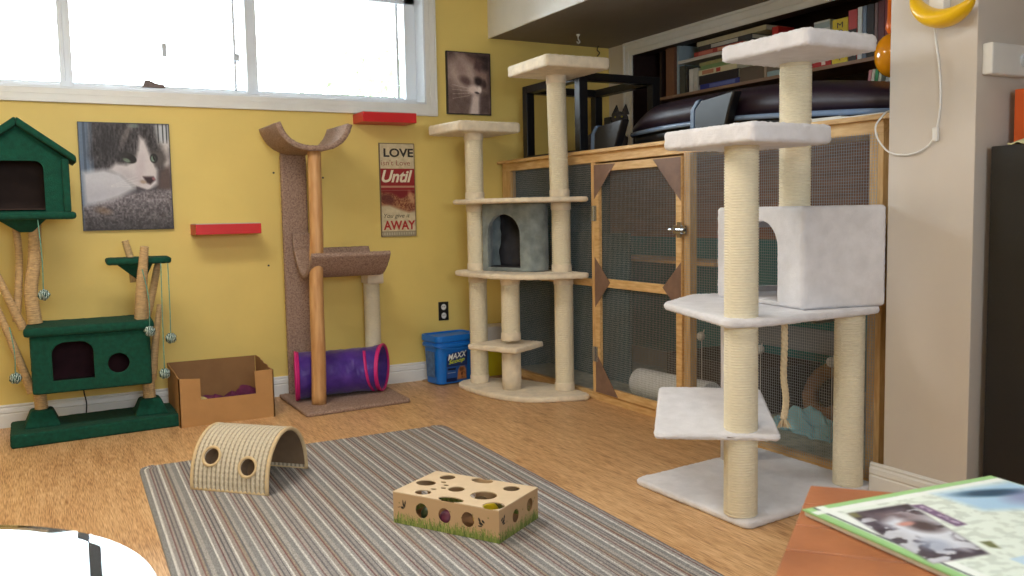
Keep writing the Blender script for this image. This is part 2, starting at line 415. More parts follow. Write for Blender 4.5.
lt = MB().box(1.20, 1.235, yf-.002, yf+.03, 2.12, 2.165).box(.785, .812, yf+.03, yf+.062, 2.125, 2.205); lt.build('latch', mat('pale_plastic', (196, 202, 210), .4), w1, bevel=.002)
def glass_mat(name, tint=(255, 255, 255), refl=1.0):
    m = bpy.data.materials.new(name); m.use_nodes = True; N = m.node_tree.nodes; L = m.node_tree.links
    for n in list(N):
        if n.type == 'BSDF_PRINCIPLED': N.remove(n)
    t = N.new('ShaderNodeBsdfTransparent'); t.inputs[0].default_value = (*lin(tint), 1); g = N.new('ShaderNodeBsdfGlossy'); g.inputs['Roughness'].default_value = 0.02
    f = N.new('ShaderNodeFresnel'); f.inputs[0].default_value = 1.5; x = N.new('ShaderNodeMixShader')
    L.new(f.outputs[0], x.inputs[0]); L.new(t.outputs[0], x.inputs[1]); L.new(g.outputs[0], x.inputs[2]); L.new(x.outputs[0], N['Material Output'].inputs[0]); return m
m_glass = glass_mat('window_glass')
MB().box(wx0+.01, 2.345, yf+.06, yf+.064, gz0, wz1-.05).build('pane', m_glass, w1)
tag(MB().prism([(.66, 0), (.79, 0), (.785, .022), (.74, .026), (.70, .045), (.675, .040)], 5.795, 5.83, 'y').xf(Matrix.Translation((0, 0, 1.931))).fuzz(.002, 30).build('stone_chip', mat('grey_brown_stone', (120, 104, 100), .9, var=.2, vscale=40), bevel=.004), 'small grey-brown stone lying on the white window ledge', 'stone')
w2 = struct('window_2', MB().box(-.6, 1.0, -1.64, -1.56, 1.2, 1.25).box(-.6, 1.0, -1.64, -1.56, 2.25, 2.3).box(-.6, -.55, -1.64, -1.56, 1.25, 2.25).box(.95, 1.0, -1.64, -1.56, 1.25, 2.25).box(.17, .23, -1.64, -1.56, 1.25, 2.25), m_vinyl)
MB().box(-.55, .95, -1.602, -1.598, 1.25, 2.25).build('pane', m_glass, w2)
# shrub outside the window, and the ground of the yard
tag(MB().box(-6, 9, 6.1, 14, 1.45, 1.55).build('yard_ground', mat('pale_gravel', (215, 215, 205), .9, var=.1, vscale=10)), kind='structure')
sh = MB(); random.seed(11)
for k in range(1500):
    a = random.gauss(0, 1); b2 = random.gauss(0, 1); c = random.gauss(0, 1); q = Vector((a, b2, c)).normalized()*random.uniform(.5, 1)
    p = Vector((3.75+q.x*1.15, 9.6+q.y*.9, 2.25+q.z*.85)); s = .07
    if p.z < 1.6: continue
    t1 = Vector((random.uniform(-1, 1), random.uniform(-1, 1), random.uniform(-1, 1))).normalized()*s; t2 = t1.cross(Vector((random.random(), random.random(), .5))).normalized()*s*.5
    sh.add([p-t1, p-t2, p+t1, p+t2], [(0, 1, 2, 3)])
sr = thing('garden_shrub', 'pale green shrub growing outside the right-hand window pane', 'shrub', (3.75, 9.6, 1.55))
sh.build('foliage', mat('pale_green_leaf', (128, 150, 112), .7, var=.1, vscale=3), sr)
MB().tube([(3.75, 9.6, 1.5), (3.72, 9.6, 1.9), (3.8, 9.62, 2.4)], [.05, .04, .02]).build('stem', m_log, sr)

# right-hand opening trim
ot = MB()
for a, b2, o1 in ((0, .035, .010), (.035, .080, .015), (.080, .098, .022)):
    ot.box(XR-o1, XR, 2.34, 5.365+b2, 2.262+a, 2.262+b2)
    ot.box(XR-o1, XR, 5.365+a, 5.365+b2, 1.5, 2.262+a)
struct('trim_4', ot, m_white, bevel=.002)
struct('trim_5', MB().box(XR, XR+.1, 5.355, 5.40, 1.5, 2.262).box(XR, XR+.1, 2.3, 5.40, 2.262, 2.33), m_bookcase)
# soffit hook
hk = thing('ceiling_hook', 'small white hook screwed into the underside of the bulkhead', 'hook', (3.43, 5.3, 2.36))
MB().lathe([(.012, 2.352), (.014, 2.362)], (3.43, 5.3, 0), 12).build('plate', m_white, hk)
MB().tube(smooth_path([(3.43, 5.3, 2.355), (3.43, 5.3, 2.33), (3.443, 5.3, 2.312), (3.43, 5.3, 2.30), (3.417, 5.3, 2.312)]), .004, 8).build('crook', m_white, hk)
tag(MB().tube(smooth_path([(3.80, 5.60, 2.36), (3.79, 5.6, 2.33), (3.81, 5.6, 2.31), (3.79, 5.60, 2.285)]), [.004]*25, 6).build('wall_hook', m_dark, smooth=True), 'small black hook in the corner where bulkhead meets yellow wall', 'hook')

# ------------------------------------------------------------------ cat enclosure along the right wall
CX = 2.99
enc = thing('cat_enclosure', 'long pine-framed cat enclosure faced with wire mesh along the right wall', 'cat enclosure', (3.45, 4.0, 0))
def ep(name, mb, m, par=None, **k): return mb.build(name, m, par or enc, **k)
ep('top_board', MB().box(2.965, XR-.002, 2.37, 5.66, 1.486, 1.506), m_pine, bevel=.002)
ep('top_rail', MB().box(CX, CX+.04, 2.42, 5.63, 1.432, 1.486), m_pine, bevel=.002)
ep('bottom_rail', MB().box(CX, CX+.04, 2.42, 5.63, 0, .045), m_pine, bevel=.002)
for y0, y1 in ((5.515, 5.63), (4.455, 4.50), (3.59, 3.64), (2.42, 2.485)):
    ep('post', MB().box(CX, CX+.045, y0, y1, .045, 1.432), m_pine_v, bevel=.002)
ep('middle_rail', MB().box(CX, CX+.04, 4.50, 5.515, .69, .735), m_pine, bevel=.002)
ep('back_panel', MB().box(XR-.03, XR-.01, 2.4, 5.64, .02, .955), m_teal, label='teal lower back panel')
ep('back_panel', MB().box(XR-.03, XR-.008, 2.4, 5.64, .955, 1.486), mat('brown_board', (150, 104, 80), .7, var=.2, vscale=5, stretch=(1, 1, 8)), label='brown board upper back panel')
ep('end_panel', MB().box(CX+.05, XR-.03, 5.625, 5.645, .02, 1.486), m_tealdk, label='dark teal end panel')
ep('end_panel', MB().box(CX+.05, XR-.03, 2.38, 2.40, .02, 1.486), m_pine_v, label='pine end panel')
ep('divider_panel', MB().box(CX+.36, CX+.38, 4.62, 5.6, .02, 1.0), m_tealdk)
ep('floor_tray', MB().box(CX+.045, XR-.03, 2.42, 5.62, .006, .028), mat('speckled_vinyl', (196, 196, 178), .6, col2=(150, 158, 146), vscale=24))
ep('inner_baseboard', MB().box(XR-.05, XR-.03, 2.4, 5.62, .028, .15), mat('dusty_cream_board', (190, 172, 140), .6, var=.1, vscale=6))
ep('inner_shelf', MB().box(XR-.34, XR-.03, 4.1, 5.3, .80, .82), m_pine)
def mesh_panel(y0, y1, z0, z1, par, x=CX-.003, c=.0127, t=.0006):
    m = MB(); n = int((z1-z0)/c)+1
    for i in range(n): z = z0+i*c; m.box(x-t, x+t, y0, y1, z-t, z+t)
    n = int((y1-y0)/c)+1
    for i in range(n): y = y0+i*c; m.box(x-.0015-t, x-.0015+t, y-t, y+t, z0, z1)
    return ep('wire_mesh', m, m_wire, par)
mesh_panel(4.50, 5.52, .03, 1.44, enc, x=CX+.02)
mesh_panel(2.445, 3.635, .03, 1.437, enc)
# door
dr = ep('door', MB().box(CX-.012, CX+.012, 4.405, 4.45, .05, 1.42).box(CX-.012, CX+.012, 3.645, 3.69, .05, 1.42).box(CX-.012, CX+.012, 3.69, 4.405, 1.375, 1.42).box(CX-.012, CX+.012, 3.69, 4.405, .05, .095).box(CX-.012, CX+.012, 3.69, 4.405, .695, .745), m_pine, bevel=.002)
mesh_panel(3.66, 4.44, .06, 1.41, dr, x=CX+.0145)
def gus(tri): ep('gusset', MB().prism(tri, CX-.0145, CX-.0125, 'x'), m_gusset, dr)
gus([(4.447, 1.415), (4.23, 1.415), (4.447, 1.215)]); gus([(3.648, 1.415), (3.88, 1.415), (3.648, 1.19)])
gus([(4.447, .87), (4.29, .725), (4.447, .57)]); gus([(3.648, .87), (3.80, .73), (3.648, .60)])
gus([(4.447, .30), (4.447, .055), (4.22, .055)]); gus([(3.648, .22), (3.648, .055), (3.79, .055)])
for z in (1.13, .285):
    h = MB().box(CX-.016, CX-.012, 4.425, 4.447, z-.045, z+.045).box(CX-.016, CX-.012, 4.457, 4.48, z-.045, z+.045)
    h.tube([(CX-.018, 4.452, z-.045), (CX-.018, 4.452, z+.045)], .006, 10); ep('hinge', h, m_steel, dr)
lk = MB().box(CX-.022, CX-.016, 3.60, 3.70, 1.018, 1.062).box(CX-.03, CX-.02, 3.63, 3.66, 1.00, 1.08)
lk.tube([(CX-.034, 3.60, 1.04), (CX-.034, 3.72, 1.04)], .007, 10).tube([(CX-.034, 3.665, 1.04), (CX-.062, 3.665, 1.04)], .006, 8)
ep('latch', lk, m_steel, dr)
# things inside the enclosure
rl = MB(); rr = 0.085
MBR = Matrix.Rotation(math.radians(6), 3, 'Z') @ Matrix.Rotation(PI/2, 3, 'X')
rl.lathe([(.078, -.29), (rr, -.29), (rr, .29), (.078, .29), (.074, -.28)][:4], (3.225, 4.02, .113), 40, MBR)
tag(rl.build('fabric_tunnel', mat('white_quilted_cloth', (238, 242, 248), .8, var=.04, vscale=30, bump=.5, bscale=70), smooth=True, bevel=.004), 'white cloth roll lying on the enclosure floor behind the door', 'tunnel')
bl = MB()
def blf(u, v):
    x = 3.28+u*.24; y = 2.93+v*.46; z = .035+.085*math.exp(-((u-.5)**2+(v-.5)**2)*7)+.05*noise.noise(Vector((u*5, v*5, 3)))+.03*abs(noise.noise(Vector((u*11, v*9, 1))))
    if abs(u-.5) > .38 or abs(v-.5) > .38: z = .032+.02*abs(noise.noise(Vector((u*8, v*8, 5))))
    x += .03*noise.noise(Vector((v*6, 0, u*2))); y += .03*noise.noise(Vector((u*6, 4, v*2)))
    return Vector((x, y, max(z, .032)))
bl.grid(blf, 50, 50)
tag(bl.build('crumpled_blanket', mat('pale_aqua_fleece', (160, 212, 226), .95, var=.08, vscale=10, bump=.4, bscale=120), smooth=True, solid=.006), 'crumpled pale aqua blanket on the enclosure floor', 'blanket')
bd = thing('round_cat_bed', 'brown round cat bed with a dark hollow, behind the aqua blanket', 'cat bed', (3.66, 3.25, .028))
t = MB(); Rm = Matrix.Rotation(math.radians(-62), 3, 'Y')
prof = [(.125+.042*math.cos(a), .042*math.sin(a)) for a in [2*PI*k/16 for k in range(16)]]
ring = MB()
for k in range(48):
    a = 2*PI*k/48
    for r, z in prof: ring.v.append(Rm @ Vector((r*math.cos(a), r*math.sin(a), z))+Vector((3.62, 3.23, .185)))
ring.f = [(k*16+j, k*16+(j+1) % 16, ((k+1) % 48)*16+(j+1) % 16, ((k+1) % 48)*16+j) for k in range(48) for j in range(16)]
ring.fuzz(.004, 30).build('rim', mat('brown_fleece', (150, 116, 90), .95, var=.15, vscale=20, bump=.5), bd, smooth=True)
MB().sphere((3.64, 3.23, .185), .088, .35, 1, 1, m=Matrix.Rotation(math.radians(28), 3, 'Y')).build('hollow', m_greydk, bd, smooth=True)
tag(MB().box(3.4, 3.86, 3.52, 4.30, .03, .035).box(3.4, 3.41, 3.52, 4.30, .03, .28).box(3.85, 3.86, 3.52, 4.30, .03, .28).box(3.4, 3.86, 3.52, 3.53, .03, .28).box(3.4, 3.86, 4.29, 4.30, .03, .28).build('litter_box', mat('dark_brown_plastic', (52, 40, 38), .4), bevel=.01), 'dark brown open litter box at the back of the enclosure', 'litter box')
sb = thing('wire_shelf', 'grey hanging shelf with white knobs inside the enclosure', 'shelf', (3.3, 3.4, .40))
MB().box(3.315, 3.80, 2.88, 3.60, .46, .475).box(3.30, 3.315, 2.88, 3.60, .445, .56).build('panel', mat('dull_grey_plastic', (110, 116, 124), .5), sb, bevel=.004)
for y, z in ((3.853, .435), (3.395, .42), (2.93, .419)):
    k = MB().sphere((3.285, y, z), .024, 1, 1, 1); kb = k.build('knob', m_white, sb, smooth=True)
    MB().tube([(3.29, y, z), (3.29, y, .05)], .0025, 6).tube([(3.29, y, z), (3.31, y, .47)], .003, 6).build('rod', m_white, kb)
hm = MB().grid(lambda u, v: Vector((3.2+u*.4, 2.95+v*.30, .67-.09*math.sin(PI*u)*math.sin(PI*v)+.012*noise.noise(Vector((u*14, v*14, 0))))), 30, 30)
hmt = thing('wire_hammock', 'grey crumpled hammock hung high in the enclosure behind the right post', 'hammock', (3.4, 3.1, .58))
hm.build('cloth', mat('grey_shiny_cloth', (190, 188, 178), .4, var=.2, vscale=20), hmt, smooth=True, solid=.004)
MB().tube([(3.2, 2.95, .67), (3.2, 3.25, .67), (3.6, 3.25, .67), (3.6, 2.95, .67), (3.2, 2.95, .67)], .004, 8).build('frame', m_wire, hmt)

# ------------------------------------------------------------------ on top of the enclosure
TZ = 1.506
bf = thing('black_frame_stand', 'open black square-framed stand at the corner end of the enclosure top', 'stand', (3.35, 5.05, TZ))
x0, x1, y0, y1, z1 = 3.04, 3.66, 4.69, 5.41, 1.998
for x, y in ((x0, y0), (x0, y1-.06), (x1-.06, y0), (x1-.06, y1-.06)):
    MB().box(x, x+.06, y, y+.06, TZ, z1-.045).build('leg', m_black, bf, bevel=.003)
MB().box(x0, x1, y0, y0+.06, z1-.05, z1).box(x0, x1, y1-.06, y1, z1-.05, z1).box(x0, x0+.06, y0+.06, y1-.06, z1-.05, z1).box(x1-.06, x1, y0+.06, y1-.06, z1-.05, z1).build('top_frame', m_black, bf, bevel=.003)
MB().box(x0, x1, y0+.002, y0+.04, TZ, TZ+.02).box(x0+.002, x0+.04, y0+.045, y1-.045, TZ, TZ+.02).build('base_rail', m_black, bf)
cloth = MB().prism([(3.0, 4.2), (3.75, 4.2), (3.75, 5.55), (2.99, 5.55)], TZ, TZ+.004)
tag(cloth.build('grey_mat', mat('grey_felt', (118, 122, 130), .9, var=.1, vscale=20)), 'thin grey mat spread under the black stand', 'mat')
tag(MB().box(3.45, 3.55, 4.95, 5.03, TZ+.005, TZ+.26).build('small_speaker', m_dark, bevel=.006), 'small upright black box standing inside the black frame stand', 'box')
jar = thing('small_jar', 'small clear jar with a dull lid on the grey mat', 'jar', (3.12, 4.62, TZ+.004))
MB().lathe([(.03, TZ+.005), (.032, TZ+.01), (.032, TZ+.05), (.028, TZ+.058)], (3.12, 4.63, 0), 20).build('body', mat('smoky_glass', (120, 122, 120), .15), jar, smooth=True)
MB().lathe([(.03, TZ+.058), (.03, TZ+.07)], (3.12, 4.63, 0), 20).build('lid', mat('dull_brown_lid', (110, 90, 70), .5), jar)
# cat
ct = thing('cat', 'dark grey cat crouched inside the black frame stand, ears pricked', 'cat', (3.42, 4.80, TZ+.004))
m_cat = mat('dark_grey_fur', (70, 64, 62), .9, col2=(40, 37, 38), vscale=30, bump=.6, bscale=200)
cbm = MB(); yaw = Matrix.Rotation(math.radians(-63), 3, 'Z')
def blob(c, r, sx, sy, sz): cbm.sphere(c, r, sx, sy, sz, 20, 14)
blob((3.46, 5.12, 1.60), .085, 1, 1.15, 1); blob((3.455, 5.02, 1.61), .078, 1, 1.3, 1); blob((3.44, 4.90, 1.62), .075, .95, 1.15, 1.05); blob((3.43, 4.84, 1.67), .055, 1, 1, 1.3)
cbm.sphere((3.415, 4.795, 1.735), .054, 1.05, 1, .88, 24, 16, yaw); blob((3.385, 4.762, 1.722), .026, 1, 1, .8)
for x, y in ((3.40, 4.84), (3.47, 4.83)): cbm.tube([(x, y, 1.62), (x-.01, y-.02, 1.56), (x-.02, y-.04, 1.528), (x-.04, y-.07, 1.522)], [.030, .022, .017, .014], 12)
for x in (3.40, 3.52): blob((x, 5.08, 1.565), .05, .8, 1.3, 1); cbm.tube([(x, 5.06, 1.53), (x-.02, 4.98, 1.522)], [.02, .015], 12)
cbm.tube(smooth_path([(3.47, 5.20, 1.58), (3.53, 5.25, 1.54), (3.59, 5.20, 1.525), (3.60, 5.10, 1.523), (3.58, 5.02, 1.523)], 5), .014, 10)
co = cbm.build('body', m_cat, ct, smooth=True)
rm = co.modifiers.new('one_surface', 'REMESH'); rm.mode = 'VOXEL'; rm.voxel_size = .006; rm.use_smooth_shade = True
sm_ = co.modifiers.new('smooth', 'SMOOTH'); sm_.iterations = 6
for s in (-1, 1):
    ex = 3.415+s*.015; ey = 4.79-s*.030
    MB().prism([(-.030, -.01), (.030, -.01), (.008, .058)], -.010, .010, 'y').xf(Matrix.Translation((ex, ey, 1.768)) @ Matrix.Rotation(math.radians(-63), 4, 'Z')).build('ear', m_cat, ct, bevel=.004)
    MB().sphere((3.379+s*.010, 4.757-s*.021, 1.742), .007).build('eye', mat('amber_eye', (150, 140, 60), .1), ct, smooth=True)
# car roof box
rb = thing('car_roof_box', 'long dark purple-black car roof box lying on the enclosure top', 'roof box', (3.45, 3.4, TZ))
def rz(v): return 1.592-.068*max(0, (v-.45)/.55)**1.3
def hull(zf, wf):
    def fn(u, v):
        y = 4.42-v*2.0; w = wf(v); a = PI*u; c = math.cos(a); s = math.sin(a)
        x = 3.47-c*.36*w; z = rz(v)+.012+zf(v)*max(0, s)**.42
        return Vector((x, y, z))
    return fn
def zf(v): return .165*min(1, (max(0, v+.01)/.14)**.6)*(1-.45*max(0, (v-.60)/.40)**1.7)*(1-.99*max(0, (v-.97)/.03)**2)
def wf(v): return .62+.38*min(1, (v/.25)**.6 if v > 0 else 0) if v < .9 else 1-.35*((v-.9)/.1)**2
m_hull = mat('aubergine_gloss_plastic', (34, 20, 38), .42, var=.12, vscale=4)
MB().grid(hull(zf, wf), 40, 60).build('lid', m_hull, rb, smooth=True, solid=.004)
def rimf(u, v):
    y = 4.42-v*2.0; w = wf(v)
    a = 2*PI*u; s = -1 if True else 1
    return Vector((3.47-.372*w+.013*math.cos(a), y, rz(v)+.013*math.sin(a)))
rimm = MB().grid(rimf, 12, 60, closed_u=True); rimm.grid(lambda u, v: Vector((3.47*2-rimf(u, v).x, rimf(u, v).y, rimf(u, v).z)), 12, 60, closed_u=True)
rimm.build('rim', mat('lip_window_sheen', (120, 144, 180), .18), rb, smooth=True)  # blue-grey colour of the lip stands in for the window reflected in it
MB().grid(lambda u, v: Vector((3.47-math.cos(PI*u)*.34*wf(v), 4.42-v*2.0, rz(v)-(rz(v)-1.512)*max(0, math.sin(PI*u))**.3)), 30, 50).build('underside', m_dark, rb, smooth=True, solid=.004)
for k, (y, v) in enumerate(((4.30, .06), (3.36, .5), (2.62, .88))):
    MB().tube([(3.47-.30, y, TZ+.02), (3.47+.30, y, TZ+.02)], .018, 8).build('crossbar', m_dark, rb)
m_clamp = mat('slate_plastic', (16, 18, 24), .35)
for y, zt in ((4.36, 1.655), (3.44, 1.70)):
    p = [(y+.17, TZ), (y+.165, zt-.05), (y+.12, zt-.01), (y+.0, zt), (y-.13, zt+.012), (y-.10, zt-.05), (y-.05, TZ)]
    ft = MB().prism(p, 3.03, 3.085, 'x').build('clamp_foot', m_clamp, rb, bevel=.01, seg=3)
    MB().prism([(y+.20, TZ), (y+.195, zt-.05), (y+.15, zt-.004), (y+.12, zt-.002), (y+.165, zt-.05), (y+.17, TZ)], 3.03, 3.09, 'x').build('edge_strip', mat('steel_blue_plastic', (84, 108, 142), .3), ft, bevel=.004, label='steel-blue edge of the clamp foot')
for y in (4.05, 3.85, 3.1): MB().sphere((3.165, y, 1.64), .008).build('rivet', m_steel, rb, smooth=True)
tag(MB().box(2.98, 3.13, 2.42, 2.95, TZ, TZ+.006).cbox((3.05, 2.78, TZ+.012), (.12, .26, .008), .1).build('paper_stack', mat('white_paper', (226, 226, 222), .6), bevel=.001), 'flat white papers on the enclosure top by the column', 'paper')

# ------------------------------------------------------------------ bookcase in the wall opening
bc = thing('bookcase', 'dark walnut bookcase built into the white-trimmed opening', 'bookcase', (4.16, 3.8, 1.5))
BX0, BX1 = 4.045, 4.33
MB().box(BX1, BX1+.02, 2.2, 5.40, 1.40, 2.5).build('back', m_bookcase, bc)
MB().box(4.04, BX1, 5.37, 5.40, 1.40, 2.5).build('side', m_bookcase, bc); MB().box(4.04, BX1, 2.18, 2.2, 1.40, 2.5).build('side', m_bookcase, bc)
MB().box(4.04, BX1, 5.16, 5.18, 1.40, 2.5).build('divider', m_bookcase, bc)
MB().box(4.03, BX1, 2.2, 5.37, 2.48, 2.5).build('top', m_bookcase, bc)
MB().box(4.0, BX1, 2.2, 5.16, 1.915, 1.935).build('shelf', m_shelfe, bc, bevel=.001)
MB().box(4.0, BX1, 3.78, 4.93, 2.135, 2.157).build('shelf', mat('white_shelf', (196, 194, 190), .5), bc, bevel=.001, label='white upper shelf')
MB().box(4.0, BX1, 2.2, 5.16, 1.71, 1.73).build('shelf', m_bookcase, bc)
MB().box(4.0, BX1, 2.2, 5.37, 1.40, 1.42).build('shelf', m_bookcase, bc)
def book(y1, y0, z0, h, depth, rgb, label, lean=0, band=None, group=None, x=4.005, name='book'):
    """upright book: spine faces -x; or lying, when h is small"""
    th = y1-y0; m = mat('cover_%d_%d_%d' % rgb, rgb, .5, var=.05, vscale=30)
    t = thing(name, label, 'book', (x, (y0+y1)/2, z0), 0, group)
    if lean: t.rotation_euler = (math.radians(lean), 0, 0)
    flat = th > h
    c = MB()
    if flat: c.box(x, x+depth, y0, y1, z0, z0+.003).box(x, x+depth, y0, y1, z0+h-.003, z0+h).box(x, x+.003, y0, y1, z0+.003, z0+h-.003)
    else: c.box(x, x+depth, y0, y0+.003, z0, z0+h).box(x, x+depth, y1-.003, y1, z0, z0+h).box(x, x+.003, y0+.003, y1-.003, z0, z0+h)
    c.build('cover', m, t)
    p = MB()
    if flat: p.box(x+.004, x+depth-.004, y0+.004, y1-.004, z0+.0035, z0+h-.0035)
    else: p.box(x+.004, x+depth-.004, y0+.0035, y1-.0035, z0+.002, z0+h-.005)
    p.build('pages', mat('cream_pages', (206, 196, 172), .8), t)
    if band:
        for (a, b2, rgb2) in band:
            bm_ = MB()
            if flat: bm_.box(x-.0008, x, y0+th*a, y0+th*b2, z0+h*.15, z0+h*.85)
            else: bm_.box(x-.0008, x, y0+.001, y1-.001, z0+h*a, z0+h*b2)
            bm_.build('spine_label', mat('cover_%d_%d_%d' % rgb2, rgb2, .5), t)
    return t
S1, S2, S3 = 1.9355, 2.1575, 1.7305
book(5.065, 4.975, S1, .335, .22, (124, 84, 62), 'tall brown spine standing at the far left of the shelf')
book(4.945, 4.925, S1, .33, .2, (150, 166, 176), 'tall thin pale blue-grey spine beside the tall brown one')
book(4.915, 4.86, S1, .185, .2, (70, 72, 66), 'mottled dark green-grey book left of the two slim white ones')
book(4.853, 4.835, S1, .165, .16, (52, 48, 46), 'thin black upright book left of the two slim white ones')
book(4.815, 4.775, S1, .150, .15, (206, 204, 196), 'slim white upright book, first of a pair left of the lying stack')
book(4.768, 4.730, S1, .150, .15, (188, 186, 178), 'slim off-white upright book touching the lying stack')
book(4.705, 4.33, S1, .032, .22, (44, 56, 140), 'blue book at the bottom of the lower lying stack', band=[(.1, .75, (96, 110, 180))])
book(4.715, 4.34, S1+.0325, .058, .2, (40, 34, 40), 'thick black book lying on the blue one')
book(4.72, 4.35, S1+.091, .036, .21, (206, 196, 160), 'cream book with a red label in the lower lying stack', band=[(.42, .53, (178, 62, 50)), (.6, .9, (180, 120, 90))])
book(4.70, 4.34, S1+.1275, .026, .2, (120, 148, 96), 'green book lying on the cream one')
book(4.71, 4.38, S1+.154, .022, .2, (150, 146, 96), 'thin olive book on top of the lower lying stack')
book(4.325, 4.12, S1, .085, .2, (96, 82, 66), 'thick brown book lying right of the lower stack')
book(4.115, 4.095, S1, .12, .14, (170, 150, 130), 'narrow tan upright book right of the thick brown one')
book(4.09, 3.92, S1, .03, .15, (150, 176, 190), 'pale blue book lying flat right of the tan upright one')
book(4.765, 4.30, S2, .030, .2, (160, 60, 58), 'red lettered book at the bottom of the upper lying stack', band=[(.1, .5, (200, 150, 120)), (.6, .9, (190, 110, 96))])
book(4.72, 4.22, S2+.0305, .032, .2, (60, 58, 62), 'black book with white lettering in the upper lying stack', band=[(.25, .75, (180, 180, 176))])
book(4.735, 4.10, S2+.063, .030, .2, (184, 176, 148), 'long cream book on top of the upper lying stack')
book(4.05, 4.0, S2, .065, .13, (190, 44, 40), 'red upright book on the white upper shelf')
book(3.735, 3.60, S1, .04, .16, (196, 44, 50), 'red book with white marks lying at the foot of the tall white one', band=[(.3, .5, (230, 220, 215))])
book(3.725, 3.61, S1+.0405, .212, .17, (198, 206, 206), 'tall grey-white book standing left of the yellow one', band=[(.8, .95, (150, 170, 180))])
yb = book(3.592, 3.488, S1, .24, .17, (228, 208, 40), 'bright yellow book with black letters on its spine')
for s, z, hh in (('M', 2.125, .03), ('9', 2.085, .03), ('S', 2.045, .028), ('Y', 1.95, .028), ('S', 1.985, .02)):
    text(s, (4.0035, 3.558, z), (0, -1, 0), (0, 0, 1), .04, hh, m_black, yb)
book(3.482, 3.425, S1, .27, .18, (196, 70, 70), 'red-topped dark book right of the yellow one', band=[(.0, .62, (50, 46, 50))])
book(3.42, 3.392, S1, .275, .18, (216, 226, 236), 'white upright book right of the red-topped one')
book(3.388, 3.364, S1, .275, .18, (110, 130, 160), 'slim blue-grey book beside the white upright one')
book(3.36, 3.315, S1, .275, .18, (34, 32, 38), 'black upright book beside the slim blue-grey one')
book(3.31, 3.292, S1, .275, .18, (120, 96, 100), 'thin mauve-grey spine beside the black upright one')
book(3.288, 3.25, S1, .278, .18, (96, 30, 38), 'maroon upright book near the orange lamp')
book(3.246, 3.20, S1, .278, .18, (134, 50, 60), 'dull red upright book at the right end of the shelf')
for y, rgb, lb in ((3.362, (214, 150, 170), 'pink'), (3.340, (226, 226, 226), 'white'), (3.318, (60, 160, 110), 'green'), (3.294, (206, 220, 214), 'pale mint')):
    book(y, y-.018, S3+.003, .135, .13, rgb, '%s pamphlet leaning in the row under the main shelf' % lb, lean=9)
book(3.245, 3.205, S3+.003, .125, .13, (180, 190, 196), 'grey-white booklet right of the leaning pamphlets', lean=9)
book(3.455, 3.40, S3, .05, .1, (96, 98, 104), 'small grey box-like book left of the leaning pamphlets')
book(3.99, 3.80, S3, .075, .12, (206, 190, 160), 'cream paperback lying below the main shelf, seen over the roof box', band=[(.1, .9, (160, 180, 200))])

# ------------------------------------------------------------------ near white cat tree
wtree = thing('cat_tree', 'tall white plush cat tree with cream sisal posts, nearest on the right', 'cat tree', (2.55, 2.7, 0), 0, None)
def rect(x, y, w, d, rz=0):
    c, s = math.cos(rz), math.sin(rz); return [(x, y), (x+c*w, y+s*w), (x+c*w-s*d, y+s*w+c*d), (x-s*d, y+c*d)]
slab([(2.182, 2.985), (2.195, 2.325), (2.965, 2.405), (2.965, 3.07)], 0, .028, r=.012, corner=.04, fr=60).build('base', m_white_fur, wtree, smooth=True)
rope_post(2.25, 2.42, .028, 1.368).build('post', m_sisal, wtree, smooth=True)
rope_post(2.862, 2.462, .028, .73, r=.058).build('post', m_sisal, wtree, smooth=True)
MB().lathe([(.058, .028), (.059, .2), (.057, .4), (.058, .6), (.057, .73)], (2.73, 2.98, 0), 28).fuzz(.002, 50).build('post', m_white_fur, wtree, smooth=True, label='white plush-covered post')
rope_post(2.672, 2.575, 1.148, 1.705).build('post', m_sisal, wtree, smooth=True)
slab([(2.335, 2.985), (2.13, 2.36), (2.27, 2.31), (2.925, 2.352), (2.955, 3.08), (2.67, 3.2)], .728, .758, corner=.05).build('platform', m_white_fur, wtree, smooth=True)
slab(rect(2.113, 2.223, .391, .455, .032), 1.366, 1.433, r=.014, corner=.025, fz=.0024).build('platform', m_white_fur, wtree, smooth=True)
slab(rect(2.378, 2.24, .365, .43, .018), 1.702, 1.762, r=.014, corner=.025, fz=.0024).build('platform', m_white_fur, wtree, smooth=True)
st = slab([(1.953, 2.549), (2.313, 2.280), (2.62, 2.705), (2.30, 2.965)], 0, .024, corner=.03)
for p in st.v:
    d = (p.x-1.985)*.61+(p.y-2.56)*.79; p.z += .318+max(0, d)*.13
st.build('step', m_white_fur, wtree, smooth=True)
# house: rotated box hollowed out, arch cut in the face toward the window side
hw, hd = .36, .585
HN, HA, HB = Vector((2.548, 2.415, 0)), Vector((.372, -.078, 0))/.36, Vector((.100, .59, 0))/.585
def hloc(a, b, z): return HN+HA*a+HB*b+Vector((0, 0, z))
hb = slab([tuple(hloc(a, b, 0)[:2]) for a, b in ((0, 0), (hw, 0), (hw, hd), (0, hd))], .759, 1.150, r=.016, corner=.02, fz=.0015, res=.014)
house = hb.build('house', m_white_fur, wtree, smooth=True)
inner = MB().prism([tuple(hloc(a, b, 0)[:2]) for a, b in ((.02, .02), (hw-.02, .02), (hw-.02, hd-.02), (.02, hd-.02))], .778, 1.13)
arch = [(.15, .7785), (.15, .97)]+[(.26+.11*math.cos(t), .985+.11*math.sin(t)) for t in [PI-k*PI/14 for k in range(15)]]+[(.37, .7785)]
ac = MB(); n = len(arch)
ac.add([hloc(-.05, b, z) for b, z in arch]+[hloc(.10, b, z) for b, z in arch], [tuple(range(n)), tuple(range(n, 2*n))[::-1]]+[(i, (i+1) % n, n+(i+1) % n, n+i) for i in range(n)])
